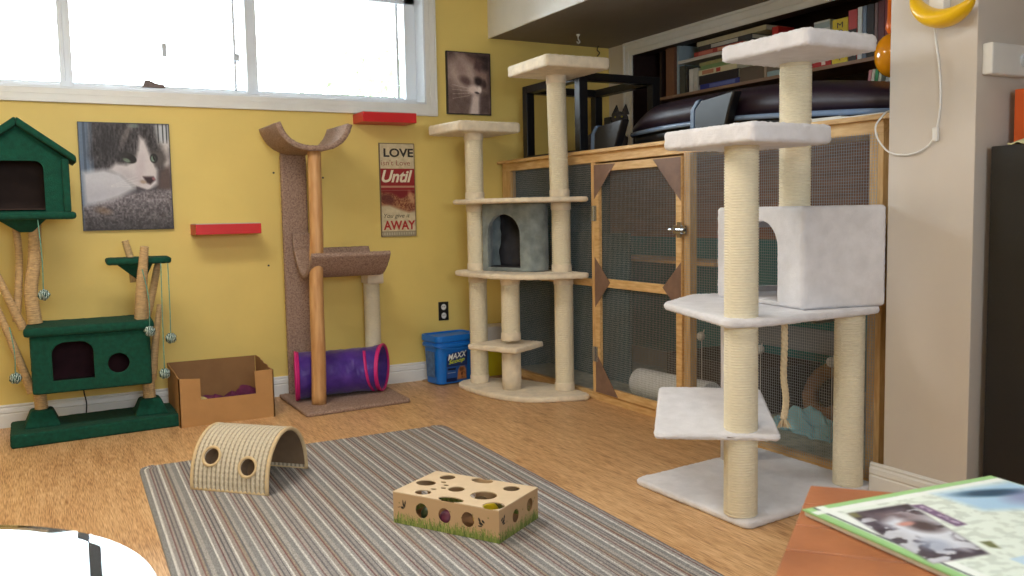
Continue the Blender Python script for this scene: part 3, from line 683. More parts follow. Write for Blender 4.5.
back = MB().add([hloc(hw-.05, b, z) for b, z in arch]+[hloc(hw+.05, b, z) for b, z in arch], [tuple(range(n)), tuple(range(n, 2*n))[::-1]]+[(i, (i+1) % n, n+(i+1) % n, n+i) for i in range(n)])
bk2 = MB().prism([tuple(hloc(a, b, 0)[:2]) for a, b in ((.06, hd-.05), (hw-.06, hd-.05), (hw-.06, hd+.05), (.06, hd+.05))], .80, 1.06)
cut(house, [inner, ac, bk2])
rp = smooth_path([(2.545, 2.50, .728), (2.547, 2.50, .62), (2.543, 2.50, .50), (2.557, 2.50, .40), (2.545, 2.50, .33)], 22)
tw = MB()
for s in range(3):
    pts = []
    for i, p in enumerate(rp):
        a = i*.55+s*2*PI/3; pts.append(p+Vector((math.cos(a), math.sin(a), 0))*.0065)
    tw.tube(pts, .0072, 8)
rope = tw.build('hanging_rope', mat('twisted_cotton_rope', (216, 198, 164), .9, var=.08, vscale=60, bump=.3), wtree, smooth=True)
fz_ = MB()
for k in range(40):
    a = random.uniform(0, 2*PI); r = random.uniform(.01, .03); fz_.tube([(2.545, 2.50, .335), (2.545+math.cos(a)*r*.6, 2.50+math.sin(a)*r*.6, .315), (2.545+math.cos(a)*r, 2.50+math.sin(a)*r, .29+random.random()*.01)], .0015, 4)
fz_.build('frayed_end', MATS['twisted_cotton_rope'], rope)

# ------------------------------------------------------------------ cream corner cat tree
ctree = thing('cat_tree', 'cream quarter-round cat tree with a grey plush house, in the corner by the outlet', 'cat tree', (2.75, 4.9, 0))
def fan(dx=0.0, z0=0, z1=.03, g=0.0):
    P = [(2.45-g, 5.32), (2.432-g, 5.17), (2.44-g, 4.98-g*.6), (2.48-g*.8, 4.78-g*.8), (2.56-g*.5, 4.63-g), (2.66, 4.555-g), (2.80, 4.505-g), (2.972, 4.46-g*.4), (2.975, 4.80), (2.83, 5.22), (2.62, 5.38)]
    return slab([(x+dx, y) for x, y in P], z0, z1, r=.013, corner=.09, fz=.0018)
fan(0, 0, .035).build('base', m_cream, ctree, smooth=True)
fan(.002, .742, .775, .01).build('platform', m_cream, ctree, smooth=True)
fan(.002, 1.202, 1.232, .012).build('platform', m_cream, ctree, smooth=True)
LP, RP, SP = (2.575, 5.22), (2.905, 4.69), (2.642, 4.90)
def post(par, x, y, z0, z1, x1=None, y1=None, r=.058):
    x1 = x if x1 is None else x1; y1 = y if y1 is None else y1
    p = rope_post(x, y, z0, z1, r, .012, x1, y1, 32).build('post', m_sisal, par, smooth=True)
    for za, zb in ((z0, z0+.05), (z1-.05, z1)):
        t = (za-z0)/(z1-z0); cx = x+(x1-x)*t; cy = y+(y1-y)*t
        MB().lathe([(r+.001, za), (r+.004, za+.006), (r+.004, zb-.006), (r+.001, zb)], (cx, cy, 0), 28).fuzz(.0012, 60).build('plush_collar', m_cream, p, smooth=True)
    return p
post(ctree, *LP, .035, .745); post(ctree, LP[0]-.004, LP[1], .772, 1.204); post(ctree, LP[0]-.008, LP[1], 1.23, 1.66)
post(ctree, RP[0]+.0, RP[1], .035, .745); post(ctree, RP[0]-.012, RP[1], .772, 1.204); post(ctree, RP[0]-.02, RP[1], 1.23, 1.966, RP[0]-.035, RP[1])
post(ctree, *SP, .345, .745)
MB().lathe([(.06, .035), (.061, .12), (.06, .2), (.061, .29)], (*SP, 0), 28).fuzz(.0015, 50).build('post', m_cream, ctree, smooth=True, label='plush-covered lower post')
slab([(2.41, 5.06), (2.575, 4.71), (2.87, 4.88), (2.72, 5.16)], .286, .32, corner=.02, fz=.0025).build('step', m_cream, ctree, smooth=True)
slab(rect(2.395, 5.06, .455, .43, .071), 1.657, 1.722, r=.014, corner=.025, fz=.0024).build('platform', m_cream, ctree, smooth=True)
slab(rect(2.612, 4.365, .425, .50, -.032), 1.963, 2.030, r=.014, corner=.025, fz=.0024).build('platform', m_cream, ctree, smooth=True)
# grey house between the posts: curved front wall
hp = smooth_path([(2.565, 5.12, 0), (2.61, 4.99, 0), (2.70, 4.80, 0), (2.745, 4.755, 0), (2.81, 4.76, 0), (2.865, 4.80, 0)], 12)
pl = hp
poly = [(p.x, p.y) for p in pl]+[(2.93, 4.95), (2.86, 5.18), (2.70, 5.27)]
gh = slab(poly, .776, 1.201, r=.008, corner=.01, fz=.002, fr=14, res=.012).build('plush_house', m_grey_fur, ctree, smooth=True)
ins = MB().prism([(2.595, 5.11), (2.635, 5.0), (2.715, 4.82), (2.75, 4.78), (2.81, 4.785), (2.86, 4.83), (2.90, 4.95), (2.84, 5.15), (2.70, 5.23)], .79, 1.19)
A0 = Vector((2.575, 5.11)); A1 = Vector((2.70, 4.80)); ad = (A1-A0); al = ad.length; ad.normalize(); an = Vector((ad.y, -ad.x))
if an.dot(Vector((-1, -1))) < 0: an = -an
arch = [(.035, .80), (.035, .99)]+[(.165+.13*math.cos(t), 1.01+.125*math.sin(t)) for t in [PI-k*PI/14 for k in range(15)]]+[(.295, .80)]
n = len(arch)
def gl(a, z, o): q = A0+ad*a+an*o; return (q.x, q.y, z)
gc = MB().add([gl(a, z, .1) for a, z in arch]+[gl(a, z, -.10) for a, z in arch], [tuple(range(n)), tuple(range(n, 2*n))[::-1]]+[(i, (i+1) % n, n+(i+1) % n, n+i) for i in range(n)])
cut(gh, [ins, gc])
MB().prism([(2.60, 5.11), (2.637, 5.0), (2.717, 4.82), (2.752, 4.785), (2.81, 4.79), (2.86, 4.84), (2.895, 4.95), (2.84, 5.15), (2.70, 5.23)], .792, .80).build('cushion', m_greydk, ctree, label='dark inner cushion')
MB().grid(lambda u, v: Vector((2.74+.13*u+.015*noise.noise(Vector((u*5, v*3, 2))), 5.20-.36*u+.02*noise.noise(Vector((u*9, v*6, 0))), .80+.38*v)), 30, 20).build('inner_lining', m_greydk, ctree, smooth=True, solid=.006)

# ------------------------------------------------------------------ taupe cat tree with cradles
bt = thing('cat_tree', 'taupe carpet cat tree with two curved cradles on a peeled log post', 'cat tree', (1.65, 5.28, 0))
slab([(1.345, 4.965), (2.005, 5.02), (2.03, 5.62), (1.35, 5.62)], 0, .024, r=.01, corner=.02, fz=.002).build('base', m_brown, bt, smooth=True)
lg = MB(); pts = [(1.482, 5.19, .024+1.51*k/30) for k in range(31)]
lg.tube([(p[0]+.03*(p[2]/1.5)+.003*math.sin(p[2]*7), p[1]+.002*math.sin(p[2]*11), p[2]) for p in pts], [.044+.0015*noise.noise(Vector((0, 0, k*.7)))-.006*k/30 for k in range(31)], 20).build('log_post', m_log, bt, smooth=True)
slab([(1.405, 5.56), (1.565, 5.56), (1.565, 5.595), (1.405, 5.595)], .024, 1.54, r=.008, corner=.01, fz=.0016, rings=3, res=.01).build('carpeted_board', m_brown, bt, smooth=True)
def cradle(fn_c, n1, n2, th, par):
    """fn_c(u, v) mid surface; thickness th"""
    top = MB(); e = 1e-3
    def N(u, v):
        a = fn_c(min(1, u+e), v)-fn_c(max(0, u-e), v); b = fn_c(u, min(1, v+e))-fn_c(u, max(0, v-e)); return a.cross(b).normalized()
    g = MB()
    K = 10
    def shell(i, j):
        pass
    # closed cross-section around the sheet
    sec = []
    for k in range(n1): sec.append((k/(n1-1), 1))
    for k in range(4): sec.append((1, math.cos(PI*(k+1)/5)))
    for k in range(n1-1, -1, -1): sec.append((k/(n1-1), -1))
    for k in range(4): sec.append((0, -math.cos(PI*(k+1)/5)))
    vs = []; m = len(sec)
    for j in range(n2):
        v = j/(n2-1)
        for (u, s) in sec:
            vs.append(fn_c(u, v)+N(u, v)*(th/2*s))
    fs = [(j*m+k, j*m+(k+1) % m, (j+1)*m+(k+1) % m, (j+1)*m+k) for j in range(n2-1) for k in range(m)]
    # end caps: strips between the two sides
    for j in (0, n2-1):
        for k in range(n1-1):
            a, b = j*m+k, j*m+k+1; c, d = j*m+(2*n1+4-1-k-1), j*m+(2*n1+4-1-k)
            fs.append((a, b, c, d))
    g.add(vs, fs); g.fuzz(.0018, 70, .35); return g.build('cradle', m_brown, par, smooth=True)
def c1(u, v):
    t = (u-.5)*2; x = 1.500+.212*math.sin(t*1.15)/math.sin(1.15); z = 1.538+.142*abs(t)**2.5; return Vector((x, 5.12+v*.42, z))
cradle(c1, 50, 34, .030, bt)
def c2(u, v):
    # u: across (y), v: along x ; rear edge climbs where it meets the board
    t = (u-.5)*2; y = 5.31+.20*t; z = .785+.135*abs(t)**2.0+(.02 if t > 0 else 0)*abs(t)
    return Vector((1.45+v*.485, y, z))
cradle(c2, 44, 44, .026, bt)
cradle(lambda u, v: Vector((1.455+v*.11, 5.545-.035*(1-u)**2, .90+.14*u)), 10, 16, .024, bt)
rope_post(1.972, 5.577, .024, .70, .052, .010, seg=28).build('post', m_sisal, bt, smooth=True, label='cream sisal post')
MB().box(1.915, 2.025, 5.48, 5.62, .70, .80).build('post_cap', m_cream, bt, bevel=.01)
# play tunnel
pt = thing('play_tunnel', 'crinkly purple pet tunnel with magenta rims lying on the taupe carpet base', 'pet tunnel', (1.67, 5.385, .024))
def tf(u, v):
    x = 1.400+.560*v; a = 2*PI*u; r = .145-.010*math.sin(PI*v)**.6
    if .02 < v < .98: r += .006*noise.noise(Vector((v*9, math.cos(a)*2, math.sin(a)*2)))+.003*noise.noise(Vector((v*30, math.cos(a)*7, math.sin(a)*7)))
    cz = .172-.001*v; cy = 5.38
    tilt = (.03 if v < .5 else -.0)*0
    return Vector((x+(.24+.40*v*v)*r*math.cos(a), cy+r*math.cos(a)*.98, cz+r*math.sin(a)*1.0))
m_purple = mat('purple_nylon', (84, 48, 152), .38, col2=(62, 34, 128), vscale=12, bump=.8, bscale=26, sheen=.2)
m_mag = mat('magenta_binding', (206, 34, 122), .5)
MB().grid(tf, 56, 70, closed_u=True).build('sleeve', m_purple, pt, smooth=True, solid=.002)
def torus_path(v, dr=0): return [tf(k/40, v)+Vector((0, 0, 0)) for k in range(41)]
MB().tube(torus_path(0.0), .008, 8, False).build('rim', m_mag, pt, smooth=True); MB().tube(torus_path(1.0), .009, 8, False).build('rim', m_mag, pt, smooth=True)
sp = MB()
def band(pth, w=.011, off=.003):
    m = MB(); n = len(pth); c = [Vector((p.x, 5.38, .17)) for p in pth]
    vs = []
    for p, q in zip(pth, c):
        d = (p-q).normalized(); vs += [p+d*off-Vector((w, 0, 0)), p+d*off+Vector((w, 0, 0))]
    return m.add(vs, [(2*i, 2*i+1, 2*i+3, 2*i+2) for i in range(n-1)])
for v in (.015, .985): band([tf(k/40, v) for k in range(41)], .012).build('edge_binding', m_mag, pt, smooth=True, solid=.002)
band([tf(.32+k/40*.6, .80+.17*k/40) for k in range(41)], .009).build('spiral_binding', m_mag, pt, smooth=True, solid=.002)

# ------------------------------------------------------------------ green cat tree
gt = thing('cat_tree', 'dark green carpeted cat tree house with sisal branches, at the left edge', 'cat tree', (.28, 5.3, 0))
slab([(-.13, 5.095), (.70, 5.155), (.70, 5.52), (-.13, 5.47)], 0, .07, r=.012, corner=.015, fz=.0016, res=.016).build('base', m_green, gt, smooth=True)
for x in (.02, .555):
    m = MB(); a = .088; b = .052
    m.add([(x-a, 5.3-a, .068), (x+a, 5.3-a, .068), (x+a, 5.3+a, .068), (x-a, 5.3+a, .068), (x-b, 5.3-b, .155), (x+b, 5.3-b, .155), (x+b, 5.3+b, .155), (x-b, 5.3+b, .155)],
          [(0, 3, 2, 1), (4, 5, 6, 7), (0, 1, 5, 4), (1, 2, 6, 5), (2, 3, 7, 6), (3, 0, 4, 7)])
    m.build('foot_block', m_green, gt, bevel=.01)
def branch(pts, r0, r1, name='branch'):
    p = smooth_path(pts, 14); n = len(p); L = sum((p[i+1]-p[i]).length for i in range(n-1)); m = int(L/.0028); q = []; rr = []
    acc = 0; i = 0; seg = [(p[i+1]-p[i]).length for i in range(n-1)]
    for k in range(m+1):
        d = L*k/m
        while i < n-2 and acc+seg[i] < d: acc += seg[i]; i += 1
        t = min(1, max(0, (d-acc)/seg[i])); q.append(p[i].lerp(p[i+1], t)); rr.append(r0+(r1-r0)*k/m+(.0018*math.sin(k*2*PI/4))+.0015*noise.noise(Vector((k*.05, r0*90, 0))))
    return MB().tube(q, rr, 14).build(name, m_sisal_b, gt, smooth=True)
branch([(.02, 5.3, .12), (.015, 5.3, .28)], .032, .031, 'trunk')
branch([(.015, 5.3, .61), (.005, 5.3, .78), (.03, 5.3, .95), (.045, 5.3, 1.17)], .036, .030, 'trunk')
branch([(.555, 5.3, .12), (.552, 5.3, .28)], .034, .032, 'trunk')
branch([(.525, 5.21, .61), (.532, 5.165, .80), (.552, 5.135, 1.0)], .036, .021, 'trunk')
branch([(-.04, 5.34, .58), (-.085, 5.34, .70), (-.16, 5.33, .92)], .024, .016)
branch([(-.02, 5.33, .24), (-.08, 5.34, .45), (-.16, 5.33, .72)], .024, .016)
branch([(-.07, 5.36, .62), (-.04, 5.36, .95), (-.05, 5.36, 1.15)], .020, .018)
branch([(.512, 5.34, .80), (.50, 5.36, .93), (.478, 5.37, 1.03)], .022, .018)
branch([(.56, 5.32, .60), (.60, 5.32, .74), (.638, 5.31, .91)], .024, .017)
branch([(.575, 5.32, .25), (.60, 5.31, .45), (.632, 5.3, .67)], .024, .014)
# lower house
slab([(-.045, 5.10), (.575, 5.10), (.60, 5.48), (-.02, 5.48)], .558, .605, r=.018, corner=.02, fz=.0016, res=.016).build('roof_slab', m_green, gt, smooth=True)
lh = slab([(-.018, 5.125), (.556, 5.125), (.566, 5.47), (-.005, 5.47)], .258, .560, r=.012, corner=.015, fz=.0012, res=.016).build('lower_house', m_green, gt, smooth=True)
arch = [(.080, .322), (.080, .46)]+[(.145+.065*math.cos(t), .460+.060*math.sin(t)) for t in [PI-k*PI/12 for k in range(7)]]+[(.21+.065*math.cos(t), .460+.060*math.sin(t)) for t in [PI/2-k*PI/12 for k in range(7)]]+[(.275, .322)]
circ = [(.394+.053*math.cos(2*PI*k/32), .388+.053*math.sin(2*PI*k/32)) for k in range(32)]
cut(lh, [MB().prism([(.0, 5.143), (.54, 5.143), (.548, 5.452), (.012, 5.452)], .276, .545), MB().prism(arch, 5.08, 5.2, 'y'), MB().prism(circ, 5.08, 5.2, 'y')])
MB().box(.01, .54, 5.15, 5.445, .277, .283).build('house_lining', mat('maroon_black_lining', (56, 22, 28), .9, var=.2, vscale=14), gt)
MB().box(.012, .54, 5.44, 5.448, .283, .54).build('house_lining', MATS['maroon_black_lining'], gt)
# little upper platform and brackets
slab([(.362, 5.165), (.69, 5.165), (.705, 5.40), (.375, 5.42)], .905, .938, r=.014, corner=.02, fz=.0016, res=.014).build('platform', m_green, gt, smooth=True)
MB().add([(.42, 5.22, .907), (.60, 5.22, .907), (.60, 5.38, .907), (.42, 5.38, .907), (.53, 5.27, .81), (.56, 5.27, .81), (.56, 5.32, .81), (.53, 5.32, .81)],
         [(0, 3, 2, 1), (4, 5, 6, 7), (0, 1, 5, 4), (1, 2, 6, 5), (2, 3, 7, 6), (3, 0, 4, 7)]).build('bracket', m_green, gt, bevel=.004)
MB().add([(-.13, 5.20, 1.16), (.10, 5.20, 1.16), (.10, 5.42, 1.16), (-.13, 5.42, 1.16), (-.03, 5.27, 1.09), (.03, 5.27, 1.09), (.03, 5.33, 1.09), (-.03, 5.33, 1.09)],
         [(0, 3, 2, 1), (4, 5, 6, 7), (0, 1, 5, 4), (1, 2, 6, 5), (2, 3, 7, 6), (3, 0, 4, 7)]).build('bracket', m_green, gt, bevel=.004)
# upper house
slab([(-.262, 5.10), (.232, 5.10), (.244, 5.45), (-.25, 5.45)], 1.155, 1.192, r=.016, corner=.02, fz=.0016, res=.016).build('upper_floor', m_green, gt, smooth=True)
uh = MB().prism([(-.235, 1.19), (.205, 1.19), (.205, 1.46), (-.015, 1.625), (-.235, 1.46)], 5.135, 5.44, 'y').build('upper_house', m_green, gt, bevel=.004)
op = [(-.125, 1.197), (-.125, 1.41)]+[(-.085+.04*math.cos(t), 1.41+.04*math.sin(t)) for t in [PI-k*PI/12 for k in range(1, 7)]]+[(.055+.04*math.cos(t), 1.41+.04*math.sin(t)) for t in [PI/2-k*PI/12 for k in range(7)]]+[(.095, 1.197)]
cut(uh, [MB().prism([(-.215, 1.205), (.185, 1.205), (.185, 1.45), (-.015, 1.60), (-.215, 1.45)], 5.15, 5.425, 'y'), MB().prism(op, 5.1, 5.2, 'y')])
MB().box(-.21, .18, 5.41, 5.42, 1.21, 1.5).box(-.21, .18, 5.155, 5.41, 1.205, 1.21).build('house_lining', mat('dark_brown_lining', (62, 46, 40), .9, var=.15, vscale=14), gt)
for x0, x1 in ((.178, .212), (-.242, -.208)): MB().box(x0, x1, 5.105, 5.14, 1.19, 1.46).build('corner_strip', m_green, gt, bevel=.008)
for s in (-1, 1):
    m = MB(); n = 40
    p = [(-.015, 1.622), (-.015+s*.262, 1.438), (-.015+s*.262, 1.474), (-.015, 1.668)]
    m.prism(p, 5.09, 5.46, 'y').build('roof', m_green, gt, bevel=.012)
# pompoms
def pompom(x, y, z, top, label, r=.028):
    t = thing('pompom_toy', label, 'cat toy', (x, y, z-r), 0, None)
    m = bpy.data.materials.get('teal_white_yarn')
    if not m:
        m = bpy.data.materials.new('teal_white_yarn'); m.use_nodes = True; N = m.node_tree.nodes; L = m.node_tree.links; b = N['Principled BSDF']; b.inputs['Roughness'].default_value = .9
        tc = N.new('ShaderNodeTexCoord'); w = N.new('ShaderNodeTexWave'); w.inputs['Scale'].default_value = 38; w.inputs['Distortion'].default_value = 9; w.inputs['Detail Scale'].default_value = 1.5; r_ = N.new('ShaderNodeValToRGB')
        r_.color_ramp.interpolation = 'CONSTANT'; e = r_.color_ramp.elements; e[0].color = (*lin((16, 62, 58)), 1); e[1].position = .6; e[1].color = (*lin((188, 206, 200)), 1)
        L.new(tc.outputs['Object'], w.inputs['Vector']); L.new(w.outputs['Fac'], r_.inputs[0]); L.new(r_.outputs[0], b.inputs['Base Color'])
    s = MB().sphere((x, y, z), r, 1, 1, 1, 30, 20)
    for p in s.v:
        d = (p-Vector((x, y, z))); p += d*(.10*math.sin(p.x*260+p.y*90)*math.sin(p.z*230+p.y*120))
    s.build('yarn_ball', m, t, smooth=True)
    MB().tube(smooth_path([(x, y, z+r*.8), (x+.003, y, (z+top[2])/2), top], 6), .0028, 6).build('cord', mat('pale_green_cord', (96, 150, 132), .9, var=.3, vscale=90), t, smooth=True)
pompom(.06, 5.07, .775, (.055, 5.12, 1.158), 'teal and white yarn ball dangling under the upper green house')
pompom(.549, 5.07, .55, (.53, 5.14, .906), 'yarn ball hanging in front of the green house corner, below the small platform')
pompom(.653, 5.07, .505, (.665, 5.14, .906), 'yarn ball hanging right of the green house, at its middle height')
pompom(.611, 5.06, .318, (.63, 5.14, .908), 'lowest yarn ball, just above the rim of the cardboard box')
pompom(-.088, 5.07, .365, (-.10, 5.1, .62), 'yarn ball at the far left, beside the lower green house')
bs = MB().tube(smooth_path([(.245, 5.635, .03), (.25, 5.632, .10), (.24, 5.632, .17), (.255, 5.635, .24)], 6), .004, 6)
tag(bs.build('power_cord', m_dark, smooth=True), 'thin dark cord against the baseboard behind the green base', 'cord')

# ------------------------------------------------------------------ cardboard box with cloth toys
cb = thing('cardboard_box', 'open brown cardboard box with a notch cut in its front', 'box', (.94, 5.31, 0))
fb = [(.683, 5.113), (1.20, 5.104)]; th = .006; bh = .275
front = [(.683, 0), (1.20, 0), (1.20, bh), (1.094, bh), (1.098, .145), (.797, .145), (.797, .262), (.683, .272)]
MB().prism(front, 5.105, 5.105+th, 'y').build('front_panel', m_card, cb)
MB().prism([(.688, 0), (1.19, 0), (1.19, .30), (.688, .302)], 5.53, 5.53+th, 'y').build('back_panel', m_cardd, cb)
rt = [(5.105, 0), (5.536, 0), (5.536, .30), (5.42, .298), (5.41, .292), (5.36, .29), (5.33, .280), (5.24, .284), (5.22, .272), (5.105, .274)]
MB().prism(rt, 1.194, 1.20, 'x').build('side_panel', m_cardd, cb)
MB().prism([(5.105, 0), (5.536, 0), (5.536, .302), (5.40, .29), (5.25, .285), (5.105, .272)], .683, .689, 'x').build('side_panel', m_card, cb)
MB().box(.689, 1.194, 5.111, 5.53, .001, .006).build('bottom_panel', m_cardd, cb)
for k, (x, y, z, s, lb) in enumerate(((.88, 5.24, .055, 1.0, 'left'), (.985, 5.26, .055, .95, 'middle'), (1.085, 5.27, .075, 1.1, 'right'))):
    m = MB().sphere((x, y, z+.03), .065*s, 1.0, .8, .85, 40, 26)
    for p in m.v: p += noise.noise_vector(p*22)*.022
    tag(m.build('cloth_toy', mat('plum_cloth', (92, 30, 66), .9, var=.25, vscale=30, bump=.5, bscale=120), smooth=True), 'plum knotted cloth toy in the cardboard box, %s of the three' % lb, 'cat toy')
    ps = MB().sphere((x, y, z), .01)
tag(MB().sphere((.815, 5.2, .06), .05, 1.1, .8, 1.6, 24, 16).fuzz(.008, 30).build('cloth_toy', mat('pale_yellow_cloth', (206, 190, 130), .9, bump=.4), smooth=True), 'pale yellow cloth toy at the left end of the notch in the box', 'cat toy')
m = MB().box(.70, 1.18, 5.12, 5.5, .007, .05).fuzz(.004, 10)
tag(m.build('folded_towel', mat('dull_tan_towel', (130, 104, 80), .95, bump=.5), bevel=.01), 'tan towel lining the bottom of the cardboard box', 'towel')

# ------------------------------------------------------------------ rug
def rug():
    rs = np.random.default_rng(5); w = 1.535; n = 520
    cols = []; base = [(150, 146, 142), (160, 154, 148), (140, 136, 134), (166, 156, 146)]
    unit = [((132, 132, 132), 18), ((206, 204, 200), 7), ((150, 146, 144), 14), ((92, 44, 46), 4), ((158, 150, 144), 12), ((92, 90, 94), 6), ((146, 142, 140), 12), ((74, 74, 80), 4), ((156, 152, 150), 8),
            ((208, 206, 202), 6), ((150, 142, 136), 12), ((104, 50, 48), 4), ((150, 138, 124), 10), ((100, 100, 104), 6), ((160, 156, 152), 14)]
    tot = []
    while sum(x[1] for x in tot) < 1535: tot += [(c, max(3, int(s*rs.uniform(.8, 1.25)))) for c, s in unit]
    strip = np.concatenate([np.tile(np.array(c, float), (s, 1)) for c, s in tot])[:1535]
    strip = (strip + np.roll(strip, 1, 0)+np.roll(strip, -1, 0))/3
    return strip
strip = rug()
rg = MB(); x0r, y1r, wr, lr = 0.372, 4.375, 1.535, 2.75
NU, NV = 512, 150
ang = math.radians(-1.9)
def rgf(u, v):
    x = u*wr; y = -v*lr
    # rounded corners
    c = .085
    for cx, cy, sx, sy in ((c, -c, -1, 1), (wr-c, -c, 1, 1)):
        if (x-cx)*sx > 0 and (y-cy)*sy > 0:
            dx, dy = x-cx, y-cy; mx = max(abs(dx), abs(dy)); l = math.hypot(dx, dy)
            if l > 1e-6: x = cx+dx*mx/l; y = cy+dy*mx/l
    e = min(x, wr-x, -y)
    z = .010 if e > .002 else .001
    z += .0012*math.sin(v*lr*2*PI/.012+math.sin(u*300)*1.5)*(1 if e > .002 else 0)*0.5 + .0012*noise.noise(Vector((x*160, y*60, 0)))*(1 if e > .002 else 0)
    return Vector((x0r+.02+x*math.cos(ang)-y*math.sin(ang), y1r+x*math.sin(ang)*0+y*math.cos(ang), max(z, .001)))
rg.grid(rgf, NU, NV)
o = rg.build('striped_rug', attr_mat('striped_rug_weave', .95, .42, 230, bump=.8), smooth=True, local=True)
c = strip[(np.linspace(0, 1534, NU)).astype(int)]; c = np.tile(c[None], (NV, 1, 1))/255.0; c = np.where(c <= .04045, c/12.92, ((c+.055)/1.055)**2.4)
at = o.data.color_attributes.new('Col', 'FLOAT_COLOR', 'POINT'); at.data.foreach_set('color', np.concatenate([c, np.ones_like(c[..., :1])], -1).reshape(-1).astype(np.float32))
tag(o, 'flat woven rug with grey, white and dark red stripes on the tan floor', 'rug')

# ------------------------------------------------------------------ woven arch tunnel on the rug
A = Vector((.555, 3.875)); B = Vector((.803, 3.622)); D = Vector((1.055, 3.93))
ax = (A-B).normalized(); L_ = (A-B).length+.005; cr = (D-B).normalized(); Wd = (D-B).length
at_ = thing('arch_tunnel', 'beige woven half-round cat tunnel with two peepholes, on the rug', 'cat tunnel', (.81, 3.9, .010))
MID = (B+D)/2; HT = .230
def arcp(u, v, off=0.0):
    a = PI*u; r = Wd/2
    ca = math.cos(a); sa = math.sin(a)
    x = -ca*(r+off)*(1 if abs(ca) < 1 else 1); z = (HT+off)*abs(sa)**.85*(1 if sa > 0 else 0)
    q = MID+cr*x+ax*(v*L_); return Vector((q.x, q.y, .0105+max(z, 0)))
sec_n = 110; vn = 210; mb = MB(); vs = []
for j in range(vn):
    v = j/(vn-1); rdg = .003*math.sin(v*2*PI*17)
    for i in range(sec_n): u = i/(sec_n-1); vs.append(arcp(u, v, .0+rdg+.0016*math.sin(i*1.9+(1 if int(v*34) % 2 else -1)*1.2)))
    for i in range(sec_n-1, -1, -1): u = i/(sec_n-1); vs.append(arcp(u, v, -.010))
m2 = 2*sec_n; fs = [(j*m2+k, j*m2+(k+1) % m2, (j+1)*m2+(k+1) % m2, (j+1)*m2+k) for j in range(vn-1) for k in range(m2)]
for j in (0, vn-1):
    for k in range(sec_n-1): fs.append((j*m2+k, j*m2+k+1, j*m2+m2-2-k, j*m2+m2-1-k))
mb.add(vs, fs)
def rope_mat():
    m = bpy.data.materials.new('woven_beige_rope'); m.use_nodes = True; N = m.node_tree.nodes; L = m.node_tree.links; b = N['Principled BSDF']; b.inputs['Roughness'].default_value = .95
    tc = N.new('ShaderNodeTexCoord'); n = N.new('ShaderNodeTexNoise'); n.inputs['Scale'].default_value = 150; n.inputs['Detail'].default_value = 3; r = N.new('ShaderNodeValToRGB')
    e = r.color_ramp.elements; e[0].position = .36; e[0].color = (*lin((124, 112, 90)), 1); e[1].position = .62; e[1].color = (*lin((208, 188, 148)), 1)
    L.new(tc.outputs['Object'], n.inputs['Vector']); L.new(n.outputs[0], r.inputs[0]); L.new(r.outputs[0], b.inputs['Base Color'])
    bp = N.new('ShaderNodeBump'); bp.inputs['Strength'].default_value = .7; bp.inputs['Distance'].default_value = .004; L.new(n.outputs[0], bp.inputs['Height']); L.new(bp.outputs[0], b.inputs['Normal']); return m
shell = mb.build('woven_shell', attr_mat('woven_beige_rope', .95, .14, 160, bump=.4), at_, smooth=True)
ca = []
for j in range(vn):
    v = j/(vn-1)
    for i in range(m2):
        ii = i if i < sec_n else m2-1-i
        g = .5+.5*math.cos(v*2*PI*17); ch = .5+.5*math.sin(ii*1.9+(1 if int(v*34) % 2 else -1)*1.2)
        k = min(1, .9*(1-g)**1.5+.24*ch*g+.04); d_ = lin((128, 120, 106)); e_ = lin((214, 202, 178))
        ca += [d_[q]*(1-(1-k))+e_[q]*(1-k) for q in range(3)]+[1]
at2 = shell.data.color_attributes.new('Col', 'FLOAT_COLOR', 'POINT'); at2.data.foreach_set('color', ca)
m_bind = mat('beige_binding', (206, 182, 142), .9, var=.06, vscale=40, bump=.3, bscale=300)
holes = []; hr = .038
def frame_at(u, v):
    p = arcp(u, v, .002); a = arcp(u+.01, v)-arcp(u-.01, v); b = arcp(u, v+.01)-arcp(u, v-.01); a.normalize(); b.normalize(); n_ = a.cross(b).normalized(); return p, a, b, n_
hcs = []
for (u, v) in ((.185, .765), (.133, .262)):
    p, a, b, n_ = frame_at(u, v); hcs.append((p, a, b, n_))
    k = MB(); ring = [p+(a*math.cos(t)+b*math.sin(t))*hr for t in [2*PI*i/28 for i in range(28)]]
    k.add([q-n_*.06 for q in ring]+[q+n_*.06 for q in ring], [tuple(range(28)), tuple(range(28, 56))[::-1]]+[(i, (i+1) % 28, 28+(i+1) % 28, 28+i) for i in range(28)]); holes.append(k)
cut(shell, holes)
for p, a, b, n_ in hcs:
    MB().tube([p-n_*.003+(a*math.cos(t)+b*math.sin(t))*(hr+.002)+n_*(-.0) for t in [2*PI*i/36 for i in range(37)]], .0065, 8, False).build('hole_rim', m_bind, at_, smooth=True)
for v in (0, 1): MB().tube([arcp(k/48, v, -.004) for k in range(49)], .009, 8).build('edge_binding', m_bind, at_, smooth=True)
for u in (0, 1): MB().tube([arcp(u, 0, -.004)+Vector((0, 0, .004)), arcp(u, 1, -.004)+Vector((0, 0, .004))], .007, 8).build('edge_binding', m_bind, at_, smooth=True)
MB().grid(lambda u, v: arcp(.02+u*.96, .01+v*.98, -.0125), 60, 8).build('lining', mat('taupe_felt_lining', (122, 100, 78), .95, var=.08, vscale=20), at_, smooth=True)
cut(bpy.data.objects['lining'], holes)

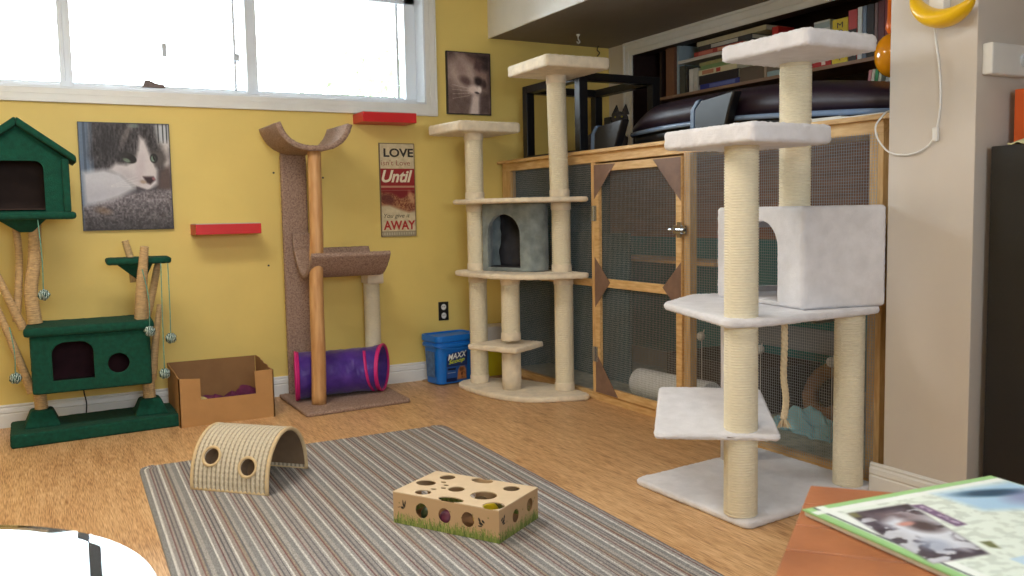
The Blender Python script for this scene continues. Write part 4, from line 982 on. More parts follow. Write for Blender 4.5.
# ------------------------------------------------------------------ puzzle carton on the rug
Nc = Vector((1.370, 2.652)); la = Vector((-.511, .860)).normalized(); wa = Vector((.845, .535)).normalized(); CL, CW, CH = .460, .288, .118; Z0 = .0115
ctn = thing('puzzle_box', 'cardboard cat puzzle box with round holes and printed grass, on the rug', 'cat toy', (1.39, 2.96, Z0))
def cp(s, t, z): q = Nc+la*s+wa*t; return Vector((q.x, q.y, Z0+z))
def npoly(cx, cy, rx, ry, n=24, a=0, f=lambda t: 1): return [(cx+rx*f(t)*math.cos(t)*math.cos(a)-ry*f(t)*math.sin(t)*math.sin(a), cy+rx*f(t)*math.cos(t)*math.sin(a)+ry*f(t)*math.sin(t)*math.cos(a)) for t in [2*PI*i/n for i in range(n)]]
def mapped(mb, fn): mb.v = [fn(p) for p in mb.v]; return mb
# measured centres of the holes in the lid (s along the long side, t across)
TOPH = [(.373, .238, .030, .024), (.408, .141, .038, .026), (.352, .043, .030, .021), (.261, .13, .030, .024), (.228, .262, .044, .022), (.08, .23, .030, .024), (.132, .115, .048, .036), (.214, .022, .050, .020), (.042, .034, .038, .030)]
top = MB().prism([(0, 0), (CL, 0), (CL, CW), (0, CW)], CH-.004, CH, 'z')
lid = mapped(top, lambda p: cp(p.x, p.y, p.z)).build('lid', mat('kraft_lid', (212, 188, 154), .75, var=.03, vscale=20), ctn)
cuts = []
for (s, t, rx, ry) in TOPH:
    h = MB().prism(npoly(s, t, rx*1.06, ry*1.28), CH-.03, CH+.03, 'z'); h = mapped(h, lambda p: cp(p.x, p.y, p.z)); cuts.append(h)
for (s, t) in ((.338, .092), (.312, .118), (.322, .152), (.352, .178)):
    h = MB().prism(npoly(s, t, .013, .009, 14), CH-.03, CH+.03, 'z'); h = mapped(h, lambda p: cp(p.x, p.y, p.z)); cuts.append(h)
cut(lid, cuts)
def side_wall(name, fn, length, hs, m, seed):
    # printed board with round holes: dense grid, vertex colours carry the print
    nu = int(length/.0022); nv = int((CH-.004)/.0022); v_ = []; f_ = []
    for j in range(nv): 
        for i in range(nu): v_.append((i/(nu-1)*length, j/(nv-1)*(CH-.004)))
    def hole(x, z): return any(((x-hx)/r)**2+((z-hz)/r)**2 < 1 for hx, hz, r in hs)
    # snap the vertices near a rim onto it
    w = []
    for (x, z) in v_:
        for hx, hz, r in hs:
            d = math.hypot(x-hx, z-hz)
            if r-.0013 < d < r+.0013 and d > 0: x = hx+(x-hx)*r/d; z = hz+(z-hz)*r/d
        w.append((x, z))
    for j in range(nv-1):
        for i in range(nu-1):
            q = [j*nu+i, j*nu+i+1, (j+1)*nu+i+1, (j+1)*nu+i]; cx = sum(w[k][0] for k in q)/4; cz = sum(w[k][1] for k in q)/4
            if not hole(cx, cz): f_.append(tuple(q))
    X = np.array([p[0] for p in w]); Zv = np.array([p[1] for p in w]); rs = np.random.default_rng(seed)
    c = np.tile(np.array([190., 158., 120.]), (len(w), 1))
    c = over(c, np.clip((.016-Zv)/.004, 0, 1), (104, 124, 58))
    for k in range(int(length*900)):
        gx = rs.uniform(0, length); h = rs.uniform(.018, .046); ln = rs.uniform(-.010, .010); wd = rs.uniform(.0012, .0024)
        xc = gx+ln*(Zv/h)**1.6; mk = ((np.abs(X-xc) < wd*(1-Zv/h)+.0004) & (Zv < h)).astype(float)
        c = over(c, mk*.85, [(112, 134, 58), (136, 150, 74), (88, 108, 52), (156, 160, 92)][k % 4])
    for k in range(7):
        dx, dz = rs.uniform(.02, length-.02), rs.uniform(.06, .09); c = over(c, np.clip(2-np.hypot(X-dx, Zv-dz)/.0018, 0, 1), (120, 116, 60))
    # small black insect marks
    for (dx, dz) in ((.075, .058),) if length > .4 else ((.03, .07),):
        for ox, oz, rx, rz, an in ((0, 0, .009, .005, 20), (.006, .012, .004, .009, -25), (-.009, .009, .007, .004, 40), (.004, -.009, .008, .003, 0)):
            c = over(c, ell(X, Zv, dx+ox, dz+oz, rx, rz, an, .2), (30, 26, 26))
    if length > .4:
        for ox, oz, rx, rz, an in ((0, 0, .007, .0045, 10), (-.012, .014, .003, .014, 12), (-.004, .016, .003, .013, -8), (.016, .0, .008, .0012, -15)):
            c = over(c, ell(X, Zv, .418+ox, .062+oz, rx, rz, an, .2), (34, 28, 26))
    c = np.clip(c, 0, 255)/255; c = np.where(c <= .04045, c/12.92, ((c+.055)/1.055)**2.4)
    b = BASE[ctn]; me = bpy.data.meshes.new(name); me.from_pydata([tuple(fn(x, z)-b) for x, z in w], [], f_)
    at = me.color_attributes.new('Col', 'FLOAT_COLOR', 'POINT'); at.data.foreach_set('color', np.concatenate([c, np.ones((len(w), 1))], -1).reshape(-1).astype(np.float32))
    me.materials.append(m); o = bpy.data.objects.new(name, me); COL.objects.link(o); o.parent = ctn; BASE[o] = b
    q = o.modifiers.new('s', 'SOLIDIFY'); q.thickness = .003; q.offset = 0
m_print = attr_mat('printed_board', .75)
side_wall('long_side', lambda x, z: cp(x, .002, z), CL, [(.13, .064, .027), (.23, .062, .027), (.33, .064, .028)], m_print, 1)
side_wall('short_side', lambda x, z: cp(.002, x, z), CW, [(.12, .062, .024), (.225, .070, .024)], m_print, 2)
side_wall('long_side', lambda x, z: cp(x, CW-.002, z), CL, [(.15, .052, .026), (.30, .052, .026)], m_print, 3)
side_wall('short_side', lambda x, z: cp(CL-.002, x, z), CW, [(.08, .055, .024), (.20, .055, .024)], m_print, 4)
mapped(MB().prism([(.004, .004), (CL-.004, .004), (CL-.004, CW-.004), (.004, CW-.004)], 0, .003), lambda p: cp(p.x, p.y, p.z)).build('bottom', m_cardd, ctn)
for s, t, r, rgb, lb in ((.112, .098, .050, (222, 196, 30), 'yellow ball under the largest hole of the puzzle box'), (.165, .165, .036, (214, 216, 214), 'white ball beside the yellow one in the puzzle box'), (.05, .052, .046, (196, 160, 40), 'mustard ball near the front corner inside the puzzle box'),
                         (.245, .045, .032, (110, 44, 70), 'plum ball inside the long side of the puzzle box'), (.34, .06, .030, (70, 84, 56), 'dark green ball inside the left end of the puzzle box'), (.22, .24, .030, (150, 130, 96), 'tan ball at the back of the puzzle box')):
    p = cp(s, t, r+.004); tag(MB().sphere(p, r, 1, 1, 1, 28, 18).build('toy_ball', mat('ball_%d_%d' % (rgb[0], rgb[1]), rgb, .45, bump=.1), smooth=True), lb, 'ball')
text('~', cp(.02, .235, CH), (wa.x*-.2+la.x, wa.y*-.2+la.y, 0), (wa.x, wa.y, 0), .04, .012, m_black, ctn, name='printed_mark')
text('Cat', cp(.075, .262, CH), (-la.x, -la.y, 0), (wa.x*-1, wa.y*-1, 0), .001, .001, m_black, ctn, name='printed_mark') if False else None

# ------------------------------------------------------------------ wall things
def backed(name, label, cat, x0, x1, z0, z1, th, edge, group=None):
    t = thing(name, label, cat, ((x0+x1)/2, YB-th, z0)); MB().box(x0, x1, YB-th, YB-.0005, z0, z1).build('backing', edge, t, bevel=.001); return t
m_pic = attr_mat('photo_print', .6, .04, 500)
def cat1(u, v):
    n1 = nz(u, v, 14, 1); n2 = nz(u, v, 60, 2); n3 = nz(u*1, v*.35, 70, 9)
    c = np.zeros(u.shape+(3,)); c[:] = (66, 64, 72)
    c = over(c, (u < .15)*1., (104, 122, 146)); c = over(c, ((u > .04) & (u < .065))*.6, (60, 70, 88)); c = over(c, ((u > .10) & (u < .12))*.5, (150, 160, 178))
    c = over(c, pol(u, v, [(.80, .0), (1, 0), (1, .22), (.86, .20)], .02), (196, 202, 210))
    for x in (.88, .93, .975): c = over(c, ((np.abs(u-x) < .008) & (v < .18))*.9, (54, 58, 66))
    c = over(c, pol(u, v, [(.86, .20), (1, .17), (1, .46), (.90, .42)], .04), (206, 198, 198)); c = over(c, pol(u, v, [(.88, .42), (1, .40), (1, .66), (.84, .62)], .03), (92, 76, 74))
    fur = pol(u, v, [(.13, .0), (.84, .0), (.86, .16), (.95, .30), (.90, .42), (.40, .46), (.16, .46), (.10, .30)], .05)
    fc = np.array((62, 58, 62.))+(n3-.5)[..., None]*90+(n2-.5)[..., None]*34
    c = c*(1-fur[..., None])+fc*fur[..., None]
    c = over(c, ell(u, v, .30, .18, .10, .14, 0, .5)*.55, (36, 33, 38)); c = over(c, ell(u, v, .60, .02, .06, .02, 0, .4)*.7, (130, 150, 140))
    c = over(c, ell(u, v, .52, .10, .12, .03, -60, .6)*.5, (150, 142, 140))
    # white face
    wc = (214, 208, 212)
    c = over(c, pol(u, v, [(.66, .12), (.72, .15), (.77, .28), (.85, .44), (.84, .57), (.74, .64), (.58, .60), (.44, .50), (.30, .44), (.38, .375), (.50, .385), (.60, .35), (.64, .24)], .025), wc)
    c = over(c, ell(u, v, .66, .42, .05, .13, 10, .6)*.5, (190, 176, 186)); c = over(c, ell(u, v, .52, .50, .12, .05, 25, .7)*.35, (160, 154, 166))
    c = over(c, pol(u, v, [(.78, .26), (.92, .26), (.95, .34), (.90, .40), (.83, .40)], .02), (86, 80, 80))
    c = over(c, ell(u, v, .53, .325, .09, .046, 16, .1), (26, 24, 26)); c = over(c, ell(u, v, .505, .345, .045, .018, 20, .3), (112, 128, 112)); c = over(c, ell(u, v, .47, .30, .08, .03, -10, .5)*.8, (50, 46, 50))
    c = over(c, ell(u, v, .815, .325, .045, .045, -20), (34, 32, 34)); c = over(c, ell(u, v, .805, .33, .024, .028, -20, .3), (120, 142, 128)); c = over(c, ell(u, v, .815, .325, .010, .026, -20), (18, 18, 18))
    c = over(c, pol(u, v, [(.68, .50), (.80, .50), (.82, .53), (.76, .575), (.72, .56)], .012), (52, 34, 40)); c = over(c, ell(u, v, .68, .55, .035, .018, 8, .4)*.6, (150, 124, 100)); c = over(c, ell(u, v, .80, .52, .018, .014, 20, .4)*.8, (170, 110, 118))
    c = over(c, pol(u, v, [(.60, .59), (.72, .63), (.80, .61), (.80, .63), (.72, .655), (.60, .62)], .01)*.8, (60, 54, 60))
    # carpet
    cg = np.array((120, 114, 120.))+(n2-.5)[..., None]*110+(n1-.5)[..., None]*50; cg = cg*(1-.45*np.clip((v-.75)/.25, 0, 1))[..., None]
    cm_ = pol(u, v, [(0, .78), (.30, .70), (.55, .66), (.75, .63), (1, .62), (1, 1.1), (0, 1.1)], .02); c = c*(1-cm_[..., None])+cg*cm_[..., None]
    c = over(c, ell(u, v, .22, .82, .08, .03, 10, .6)*.4, (150, 110, 70))
    c = over(c, pol(u, v, [(.02, .46), (.25, .43), (.42, .47), (.55, .57), (.58, .62), (.40, .70), (.20, .75), (.03, .77)], .03), (206, 206, 214)); c = over(c, pol(u, v, [(.05, .60), (.5, .62), (.2, .73), (.04, .76)], .08)*.35, (160, 160, 174))
    for a in (.0, .03, .06, .09): c = over(c, (np.abs(v-(.50+a+(.60-u)*(.3-a*3)))*1. < .0022)*((u > .32) & (u < .62))*.5, (230, 230, 230))
    return c+(n2-.5)[..., None]*10
t = backed('cat_photo', 'large photo of a white-and-tabby cat resting its chin, on the yellow wall', 'picture', .288, .777, 1.085, 1.703, .022, m_black)
painted('print', m_pic, t, (.292, YB-.0226, 1.699), (1, 0, 0), (0, 0, 1), .481, .61, 190, 240, cat1)
def cat2(u, v):
    n1 = nz(u, v, 10, 4); n2 = nz(u, v, 60, 5); c = np.zeros(u.shape+(3,)); c[:] = (104, 88, 84); c = c+(n1-.5)[..., None]*50
    c = over(c, pol(u, v, [(.42, .0), (1, .0), (1, .55), (.80, .40), (.6, .16)], .06), (44, 34, 36)); c = over(c, ell(u, v, .62, .12, .22, .07, 10, .6)*.8, (96, 74, 70)); c = over(c, ell(u, v, .1, .08, .16, .10, 60, .6)*.7, (60, 46, 46))
    c = over(c, ell(u, v, .36, .36, .36, .25, 20, .4), (148, 132, 126)); c = over(c, pol(u, v, [(.62, .14), (.80, .26), (.95, .30), (.96, .5), (.82, .55), (.66, .4)], .06), (120, 100, 94)); c = over(c, pol(u, v, [(.66, .10), (.80, .17), (.76, .30), (.62, .24)], .03), (74, 56, 56))
    c = over(c, ell(u, v, .30, .26, .14, .10, 30, .6)*.5, (104, 84, 80)); c = over(c, ell(u, v, .42, .46, .15, .07, 15, .5)*.85, (72, 54, 54)); c = over(c, ell(u, v, .72, .46, .11, .07, 10, .4)*.95, (40, 30, 32)); c = over(c, ell(u, v, .86, .5, .05, .07, 0, .4), (60, 46, 46))
    c = over(c, pol(u, v, [(.50, .34), (.60, .36), (.62, .50), (.54, .50)], .05)*.7, (150, 134, 128)); c = over(c, ell(u, v, .60, .60, .13, .075, 0, .4), (184, 170, 166)); c = over(c, ell(u, v, .74, .60, .05, .06, 0, .4), (196, 184, 180))
    c = over(c, ell(u, v, .68, .65, .055, .018, 8, .3), (44, 34, 36)); c = over(c, pol(u, v, [(.48, 1.02), (.56, .72), (.62, .66), (.74, .70), (.72, 1.02)], .04), (176, 162, 158))
    c = over(c, pol(u, v, [(.0, .62), (.3, .66), (.5, .8), (.45, 1.0), (0, 1.0)], .1)*.6, (84, 70, 66)); c = over(c, pol(u, v, [(.76, .68), (1, .64), (1, 1), (.75, 1)], .05)*.7, (66, 52, 52))
    for a in (.58, .62, .66, .70): c = over(c, (np.abs(v-(a+(.5-u)*(a-.62)*2.2-.03*(.5-u))) < .004)*((u > .1) & (u < .5))*.45, (190, 180, 176))
    return (c-40)*1.35+46+(n2-.5)[..., None]*26
t = backed('cat_photo', 'smaller sepia photo of a cat in profile, between the window and the bulkhead', 'picture', 2.585, 2.922, 1.826, 2.252, .022, m_black)
painted('print', m_pic, t, (2.592, YB-.0226, 2.246), (1, 0, 0), (0, 0, 1), .323, .414, 120, 150, cat2)
# sign
sg = backed('love_sign', 'tall cream and red lettered sign on the yellow wall beside the red shelf', 'sign', 2.083, 2.334, .997, 1.620, .014, mat('sign_edge', (120, 104, 80), .6))
def sgn(u, v):
    n1 = nz(u, v*2.4, 12, 6); n2 = nz(u, v*2, 50, 7); c = np.zeros(u.shape+(3,)); c[:] = (206, 192, 158); c = c+(n1-.5)[..., None]*40
    c = over(c, ((v > .27) & (v < .50))*1., (150, 30, 34)); c = over(c, ((v > .455) & (v < .475))*.9, (196, 150, 120)); c = over(c, pol(u, v, [(0, .50), (1, .50), (1, .56), (.55, .60), (0, .56)], .01), (128, 26, 30))
    brown = pol(u, v, [(0, .52), (.35, .54), (.6, .60), (.8, .55), (1, .53), (1, .72), (.8, .74), (.5, .70), (.25, .66), (0, .66)], .02); c = over(c, brown, (122, 60, 40)); c = over(c, brown*(n2 > .52)*.7, (196, 150, 100)); c = over(c, ell(u, v, .20, .60, .2, .05, 5, .3)*.8, (96, 40, 36)); c = over(c, ell(u, v, .88, .58, .1, .05, 30, .4)*.8, (206, 160, 120))
    c = over(c, (v > .945)*1., (150, 140, 116)); c = over(c, ((v > .955) & (v < .985) & (np.sin(u*90) > 0))*.8, (196, 186, 160)); c = over(c, ((u < .02) | (u > .985) | (v < .008))*1., (110, 92, 66))
    return c
painted('sign_face', attr_mat('sign_print', .6, .05, 200), sg, (2.085, YB-.0146, 1.618), (1, 0, 0), (0, 0, 1), .247, .619, 100, 240, sgn)
yS = YB-.015; m_ink = mat('dark_ink', (44, 38, 34), .6); m_redink = mat('red_ink', (170, 34, 34), .6); m_crm = mat('cream_ink', (232, 222, 196), .6); m_rust = mat('rust_ink', (150, 84, 70), .6)
def stx(s, x, z, w, h, m, **k): text(s, (2.083+x, yS, .997+z), (1, 0, 0), (0, 0, 1), w, h, m, sg, **k)
stx('LOVE', .030, .530, .212, .058, m_ink, bold=.03); stx("isn't Love", .012, .475, .205, .036, m_rust); stx('Until', .012, .362, .220, .082, m_crm, shear=.3, bold=.03)
stx('You give it', .020, .118, .185, .036, m_ink, shear=.25); stx('AWAY', .016, .045, .228, .062, m_redink, bold=.03)
# red shelves
for (x0, x1, zt, zb, y0, lb) in ((1.915, 2.28, 1.799, 1.737, 5.47, 'red floating wall shelf under the window, upper right one'), (.872, 1.250, 1.108, 1.048, 5.47, 'red floating wall shelf with a pale top, lower left one')):
    t = thing('wall_shelf', lb, 'shelf', ((x0+x1)/2, y0, zb)); MB().box(x0, x1, y0, YB-.0005, zb, zt).build('board', m_red, t, bevel=.002)
    MB().box(x0+.004, x1-.004, y0+.004, YB-.002, zt, zt+.004).build('carpet_top', mat('pale_grey_felt', (190, 180, 176), .95, bump=.4), t)
# outlet
ot_ = thing('wall_outlet', 'black-plated electrical outlet with white sockets on the yellow wall', 'outlet', (2.524, YB, .40))
MB().box(2.486, 2.562, YB-.007, YB-.0005, .403, .533).build('plate', m_black, ot_, bevel=.003)
for z in (.437, .497): MB().prism(npoly(2.524, z, .018, .021), YB-.010, YB-.006, 'y').build('socket', m_white, ot_)
for z in (.437, .497):
    for dx in (-.007, .007): MB().box(2.524+dx-.0015, 2.524+dx+.0015, YB-.0106, YB-.0098, z-.002, z+.008).build('slot', m_black, ot_)
# small wall marks: screws
for x, z in ((1.385, 1.42), (1.70, 1.39), (1.33, .84)):
    tag(MB().prism(npoly(x, z, .006, .006, 10), YB-.006, YB, 'y').build('wall_screw', m_dark), {1.385: 'dark screw in the yellow wall left of the taupe board', 1.70: 'dark screw in the yellow wall right of the log post', 1.33: 'dark screw in the yellow wall below the middle cradle'}[x], 'screw')

# ------------------------------------------------------------------ litter bucket, tub, board
tag(MB().prism([(2.33, 5.62), (2.40, 5.44), (2.74, 5.47), (2.95, 5.52), (2.95, 5.65), (2.35, 5.65)], 0, .006).build('floor_board', mat('tan_hardboard', (168, 136, 98), .6, var=.06, vscale=10)), 'thin tan board lying on the floor under the blue bucket', 'board')
bk = thing('litter_bucket', 'bright blue lidded litter bucket by the baseboard', 'bucket', (2.492, 5.50, .006), math.radians(8))
def rr_ring(w, d, r, z, n=6):
    P = round_poly([(-w/2, -d/2), (w/2, -d/2), (w/2, d/2), (-w/2, d/2)], r, n); return [(p.x, p.y, z) for p in P]
def stack(rings):
    m = MB(); k = len(rings[0]); vs = [p for r in rings for p in r]; fs = [(i*k+j, i*k+(j+1) % k, (i+1)*k+(j+1) % k, (i+1)*k+j) for i in range(len(rings)-1) for j in range(k)]
    fs += [tuple(range(k))[::-1], tuple((len(rings)-1)*k+j for j in range(k))]; return m.add(vs, fs)
m_blue = mat('blue_plastic', (20, 112, 206), .35, var=.03, vscale=6)
BASE[bk] = Vector()
stack([rr_ring(.285, .17, .04, .001), rr_ring(.292, .176, .04, .006), rr_ring(.315, .205, .045, .30)]).build('tub', m_blue, bk, local=True, smooth=False, bevel=.002)
stack([rr_ring(.33, .225, .05, .250), rr_ring(.335, .23, .05, .254), rr_ring(.335, .23, .05, .272), rr_ring(.318, .215, .045, .276), rr_ring(.318, .215, .045, .284), rr_ring(.335, .231, .05, .288), rr_ring(.34, .236, .05, .292), rr_ring(.34, .236, .05, .322), rr_ring(.334, .23, .045, .329), rr_ring(.316, .212, .04, .329), rr_ring(.312, .208, .04, .318)]).build('lid', m_blue, bk, local=True)
hd = MB().tube(smooth_path([(-.158, -.02, .272), (-.17, -.09, .262), (-.10, -.128, .245), (0, -.133, .238), (.10, -.128, .245), (.17, -.09, .262), (.158, -.02, .272)], 6), .0045, 8)
hd.build('handle', m_blue, bk, local=True, smooth=True)
BASE[bk] = Vector((0, 0, 0))
def lab(u, v):
    n1 = nz(u, v, 12, 8); c = np.zeros(u.shape+(3,)); c[:] = (26, 52, 110); c = over(c, (v > .46)*1., (34, 78, 150)); c = over(c, pol(u, v, [(0, 0), (.35, .0), (0, .12)], .02), (20, 104, 196)); c = over(c, ((v > .44) & (v < .47))*1., (24, 36, 84))
    c = over(c, pol(u, v, [(.52, .95), (.56, .62), (.66, .50), (.86, .50), (.95, .62), (.97, .95)], .03), (176, 112, 66)); c = over(c, ell(u, v, .72, .60, .12, .08, 0, .3)*(n1 > .45), (110, 66, 40)); c = over(c, ell(u, v, .78, .80, .14, .10, 0, .3)*(n1 > .5), (96, 56, 36))
    c = over(c, ((v > .54) & (v < .60) & (u > .06) & (u < .44))*1., (16, 20, 40)); c = over(c, ((v > .88) & (u < .5))*.8, (16, 24, 60)); c = over(c, ((v > .68) & (v < .70) & (u > .06) & (u < .44))*.7, (200, 210, 220))
    return c
lb_ = painted('label', attr_mat('label_print', .3), bk, (-.095, -.1065, .212), (1, 0, 0), (0, -.06, 1), .165, .198, 90, 110, lab)
for v_, s, w, h, m, x, z in ((0, 'MAXX', .15, .040, mat('white_lettering', (236, 240, 240), .4), -.068, .162), (1, 'Scoop', .128, .036, mat('lime_lettering', (206, 220, 60), .4), -.062, .126)):
    text(s, (x-.020, -.1072+(z-.13)*-.06, z), (1, 0, .12), (0, -.045, 1), w, h, m, bk, shear=.25, bold=.02, ext=.001)
MB().box(-.157, -.1555, -.055, .05, .05, .22).xf(Matrix.Translation((-.002, 0, 0))).build('side_label', mat('blue_grey_label', (70, 104, 150), .4, var=.3, vscale=40), bk, local=True)
tb = thing('plastic_tub', 'white and yellow plastic tub behind the corner cat tree', 'tub', (2.85, 5.56, .006))
stack([[(2.86+p[0], 5.565+p[1], p[2]) for p in rr_ring(.20, .14, .03, z)] for z in (.007, .012)]+[[(2.86+p[0], 5.565+p[1], p[2]) for p in rr_ring(.225, .155, .03, .225)]]).build('body', mat('yellow_plastic', (190, 178, 30), .4), tb, bevel=.002)
stack([[(2.86+p[0], 5.565+p[1], p[2]) for p in rr_ring(a, b, .03, z)] for a, b, z in ((.228, .158, .225), (.24, .165, .30), (.255, .175, .335), (.25, .17, .352), (.22, .15, .356))]).build('upper_tub', mat('grey_white_plastic', (206, 204, 204), .4), tb, bevel=.002)
tag(MB().tube([(2.72, 5.60, .012), (2.715, 5.60, .20), (2.74, 5.60, .37)], [.009, .010, .014], 10).build('maroon_handle', mat('maroon_plastic', (110, 36, 44), .4), smooth=True), 'maroon handle sticking up between the blue bucket and the post', 'handle')

# ------------------------------------------------------------------ column things
cl = thing('wall_lamp', 'yellow crescent-shaped wall lamp with a white cord on the beige column', 'lamp', (2.85, 2.10, 1.76))
sec = []
def moon(u, v):
    a = math.radians(188+134*u); cy, cz = 2.07, 1.932
    w = .062*math.sin(PI*u)**.7+.004; t = 2*PI*v
    rr_ = .135+w*.5*math.cos(t)
    return Vector((2.868-.050*math.sin(PI*u)**.6*math.sin(t)*1.0, cy-rr_*math.cos(a), cz+rr_*math.sin(a)))
MB().grid(moon, 40, 28).build('shade', mat('yellow_lamp_plastic', (238, 190, 20), .3), cl, smooth=True)
MB().box(2.88, 2.9195, 2.09, 2.15, 1.82, 1.90).build('wall_mount', m_white, cl, bevel=.004)
cordp = [(2.90, 2.140, 1.80), (2.913, 2.142, 1.737), (2.912, 2.128, 1.66), (2.912, 2.118, 1.56), (2.912, 2.12, 1.48), (2.912, 2.134, 1.405), (2.911, 2.16, 1.365), (2.911, 2.21, 1.34), (2.911, 2.27, 1.335), (2.909, 2.33, 1.35), (2.90, 2.372, 1.40), (2.90, 2.385, 1.45), (2.93, 2.38, 1.49), (2.98, 2.39, 1.512), (3.10, 2.42, 1.512)]
MB().tube(smooth_path(cordp, 8), .0035, 8).build('cord', m_white, cl, smooth=True)
MB().box(2.902, 2.918, 2.122, 2.142, 1.375, 1.425).build('cord_switch', m_white, cl, bevel=.004)
ol = thing('balloon_lamp', 'glossy orange-yellow balloon-shaped lamp hanging beside the column', 'lamp', (3.5, 2.80, 1.72))
MB().sphere((3.5, 2.79, 1.825), .080, 1, 1, 1.25, 36, 26).build('globe', mat('orange_gloss', (244, 160, 24), .12, coat=.6), ol, smooth=True)
MB().tube([(3.5, 2.79, 1.915), (3.5, 2.79, 1.95), (3.5, 2.80, 1.99), (3.5, 2.80, 2.362)], [.02, .035, .02, .012], 14).build('stem', mat('orange_plastic', (230, 112, 24), .3), ol, smooth=True)
wb = thing('thermostat', 'white wall-mounted box with a round dial on the grey side of the column', 'thermostat', (3.03, 1.985, 1.59))
MB().box(2.945, 3.16, 1.945, 1.9845, 1.592, 1.70).build('case', m_white, wb, bevel=.006)
MB().prism(npoly(3.125, 1.648, .024, .024), 1.935, 1.946, 'y').build('dial', mat('pale_dial', (200, 206, 214), .3), wb, bevel=.003)
bs_ = thing('tall_black_cabinet', 'tall black cabinet standing against the column at the right edge', 'cabinet', (3.15, 1.79, 0))
MB().box(2.965, 3.4, 1.60, 1.955, .02, 1.345).build('body', m_black, bs_, bevel=.004)
MB().box(2.975, 3.39, 1.62, 1.95, 0, .02).build('plinth', m_black, bs_)
pm = MB().grid(lambda u, v: Vector((2.97+.16*u, 1.74+.16*v, 1.347+.03*math.sin(PI*u)*math.sin(PI*v)+.008*noise.noise(Vector((u*7, v*7, 0)))+.004)), 24, 24)
tag(pm.build('folded_cloth', mat('pale_yellow_green_cloth', (206, 204, 160), .9, bump=.4), smooth=True, solid=.004), 'pale yellow-green cloth on top of the tall black cabinet', 'cloth')
tag(MB().box(3.083, 3.24, 1.90, 1.95, 1.346, 1.545).build('orange_box', mat('orange_card', (214, 92, 34), .5), bevel=.002), 'orange box standing on the tall black cabinet under the white thermostat', 'box')

# ------------------------------------------------------------------ near tables
gtb = thing('glass_table', 'round clear glass-topped side table reflecting the window, in the near left corner', 'table', (-.28, 1.17, 0))
MB().lathe([(.38, .690), (.400, .692), (.402, .696), (.400, .700), (.38, .7005)], (-.28, 1.17, 0), 96).build('glass_top', glass_mat('table_glass', (236, 246, 246)), gtb, smooth=False)
for k in range(3):
    a = PI/2+PI/5+2*PI*k/3; MB().tube([(-.28+.24*math.cos(a), 1.17+.24*math.sin(a), 0), (-.28+.20*math.cos(a), 1.17+.20*math.sin(a), .69)], .014, 12).build('leg', m_white, gtb, smooth=True)
tag(MB().cbox((-.07, 1.40, .7055), (.11, .12, .008), -.1).build('slate_coaster', mat('violet_grey_slate', (120, 120, 160), .5), bevel=.002), 'violet-grey flat pad on the glass table, at the lower left corner', 'coaster') if False else None
wt_ = thing('slatted_table', 'orange-brown wooden plank table in the near right corner', 'table', (.95, .5, 0))
CO = Vector((.94+.03, .87+.03)); du = Vector((-.80, -.60)); dv = Vector((.66, -.751))
def tq(a, b, z): q = CO+du*a+dv*b; return (q.x, q.y, z+.0055)
m_tab = mat('orange_brown_wood', (176, 110, 68), .4, col2=(146, 86, 50), vscale=8, bump=.15, bscale=50)
for k in range(7):
    a0 = k*.088+.0015; a1 = (k+1)*.088-.002
    MB().add([tq(a0, 0, .727), tq(a1, 0, .727), tq(a1, .62, .727), tq(a0, .62, .727), tq(a0, 0, .745), tq(a1, 0, .745), tq(a1, .62, .745), tq(a0, .62, .745)],
             [(0, 3, 2, 1), (4, 5, 6, 7), (0, 1, 5, 4), (1, 2, 6, 5), (2, 3, 7, 6), (3, 0, 4, 7)]).build('plank', m_tab, wt_, bevel=.002)
for a, b in ((.04, .04), (.57, .04), (.57, .58), (.04, .58)):
    q = tq(a, b, 0); MB().cbox((q[0], q[1], .355), (.045, .045, .71), math.atan2(du.y, du.x)).build('leg', m_tab, wt_, bevel=.003)
for a0, a1, b0_, b1 in ((.02, .59, .03, .05), (.02, .59, .57, .59)):
    MB().add([tq(a0, b0_, .67), tq(a1, b0_, .67), tq(a1, b1, .67), tq(a0, b1, .67), tq(a0, b0_, .727), tq(a1, b0_, .727), tq(a1, b1, .727), tq(a0, b1, .727)],
             [(0, 3, 2, 1), (4, 5, 6, 7), (0, 1, 5, 4), (1, 2, 6, 5), (2, 3, 7, 6), (3, 0, 4, 7)]).build('apron', m_tab, wt_)
# magazine
mg = thing('magazine', 'green-edged magazine with a cat photo, lying on the wooden plank table', 'magazine', (.98, .66, .746))
MO = Vector((.863, .811)); ma = Vector((.994, -.107)); mb_ = Vector((-.107, -.994))
def mq(a, b, z): q = MO+ma*a+mb_*b; return (q.x, q.y, z)
MB().add([mq(0, 0, .751), mq(.335, 0, .751), mq(.335, .27, .751), mq(0, .27, .751), mq(0, 0, .758), mq(.335, 0, .758), mq(.335, .27, .758), mq(0, .27, .758)],
         [(0, 3, 2, 1), (4, 5, 6, 7), (0, 1, 5, 4), (1, 2, 6, 5), (2, 3, 7, 6), (3, 0, 4, 7)]).build('pages', mat('white_pages', (226, 226, 220), .6), mg, bevel=.002)
MB().add([mq(-.002, -.002, .7578), mq(.337, -.002, .7578), mq(.337, .272, .7578), mq(-.002, .272, .7578), mq(-.002, -.002, .7592), mq(.337, -.002, .7592), mq(.337, .272, .7592), mq(-.002, .272, .7592)],
         [(0, 3, 2, 1), (4, 5, 6, 7), (0, 1, 5, 4), (1, 2, 6, 5), (2, 3, 7, 6), (3, 0, 4, 7)]).build('cover_sheet', mat('leaf_green_card', (150, 196, 130), .4), mg)
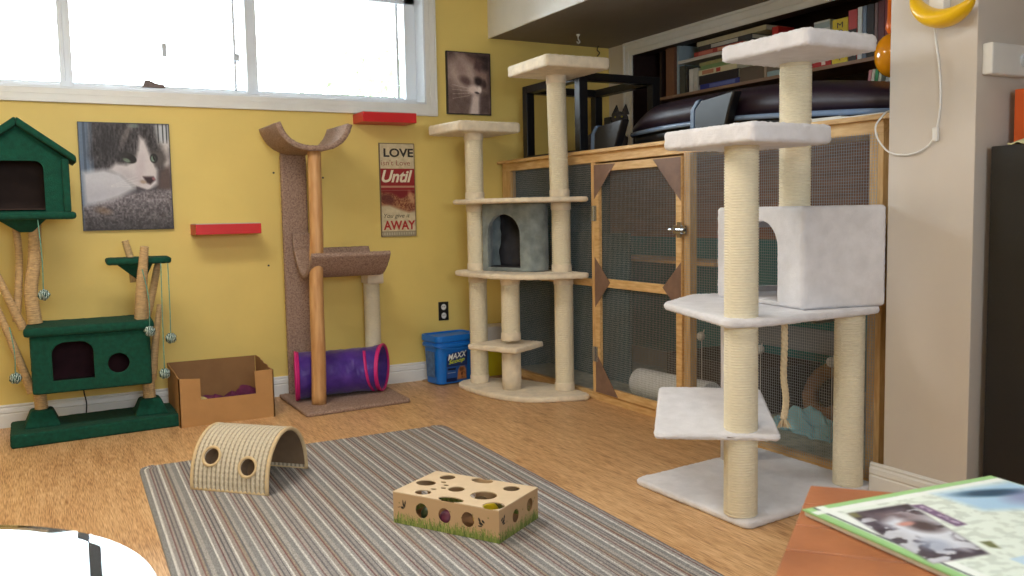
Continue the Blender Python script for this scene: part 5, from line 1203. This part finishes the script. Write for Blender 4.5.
def mag(u, v):
    a = u*.335; b = v*.27; n1 = nz(u, v, 30, 12); n2 = nz(u, v, 70, 13); c = np.zeros(u.shape+(3,)); c[:] = (222, 232, 222); c = c+((n1 > .55)*(-22.))[..., None]
    c = over(c, ((a < .010) | (b < .010))*1., (152, 200, 132)); c = over(c, ((a < .016) & (a > .0125))*1., (60, 76, 84)); c = over(c, ((a > .016) & (a < .03) | ((b > .012) & (b < .024)))*.9, (234, 240, 236))
    ph = pol(a, b, [(.038, .036), (.135, .040), (.083, .205), (.005, .20), (.02, .11)], .003); pc = np.array((60, 52, 66.))+(n1-.5)[..., None]*70
    c = c*(1-ph[..., None])+pc*ph[..., None]; c = over(c, ph*(nz(u, v, 16, 21) > .53)*(b > .06)*.85, (214, 218, 226))
    c = over(c, ph*ell(a, b, .085, .07, .035, .018, 20, .5)*.8, (120, 104, 110)); c = over(c, ph*pol(a, b, [(.05, .08), (.08, .07), (.085, .12), (.10, .14), (.07, .19), (.05, .15)], .008), (206, 210, 220)); c = over(c, ph*ell(a, b, .088, .11, .018, .02, 0, .5), (70, 56, 60)); c = over(c, ph*ell(a, b, .075, .095, .012, .006, 0, .4), (196, 140, 130)); c = over(c, ph*ell(a, b, .05, .16, .02, .02, 0, .4)*.7, (150, 160, 180))
    c = over(c, ph*pol(a, b, [(.036, .036), (.05, .036), (.045, .055), (.034, .05)], .002), (120, 120, 80))
    c = over(c, pol(a, b, [(.134, .046), (.150, .050), (.139, .128), (.122, .128)], .002), (110, 84, 120)); c = over(c, pol(a, b, [(.139, .052), (.145, .054), (.136, .122), (.129, .122)], .001)*(n2 > .5)*.8, (196, 186, 206))
    bl_ = pol(a, b, [(.198, .025), (.335, .03), (.335, .15), (.20, .10)], .01); c = over(c, bl_, (166, 200, 226)); c = over(c, bl_*ell(a, b, .27, .055, .05, .014, 15, .4), (36, 74, 100)); c = over(c, bl_*ell(a, b, .30, .085, .04, .02, -10, .5)*.7, (130, 130, 170))
    c = over(c, pol(a, b, [(.104, .175), (.118, .178), (.108, .20), (.100, .192)], .002), (110, 116, 76)); c = over(c, ((b > .225) & (a > .09))*.8, (176, 206, 230))
    return c
painted('cover_print', attr_mat('magazine_print', .35), mg, mq(0, 0, .7597), (ma.x, ma.y, 0), (-mb_.x, -mb_.y, 0), .335, .27, 170, 140, mag)
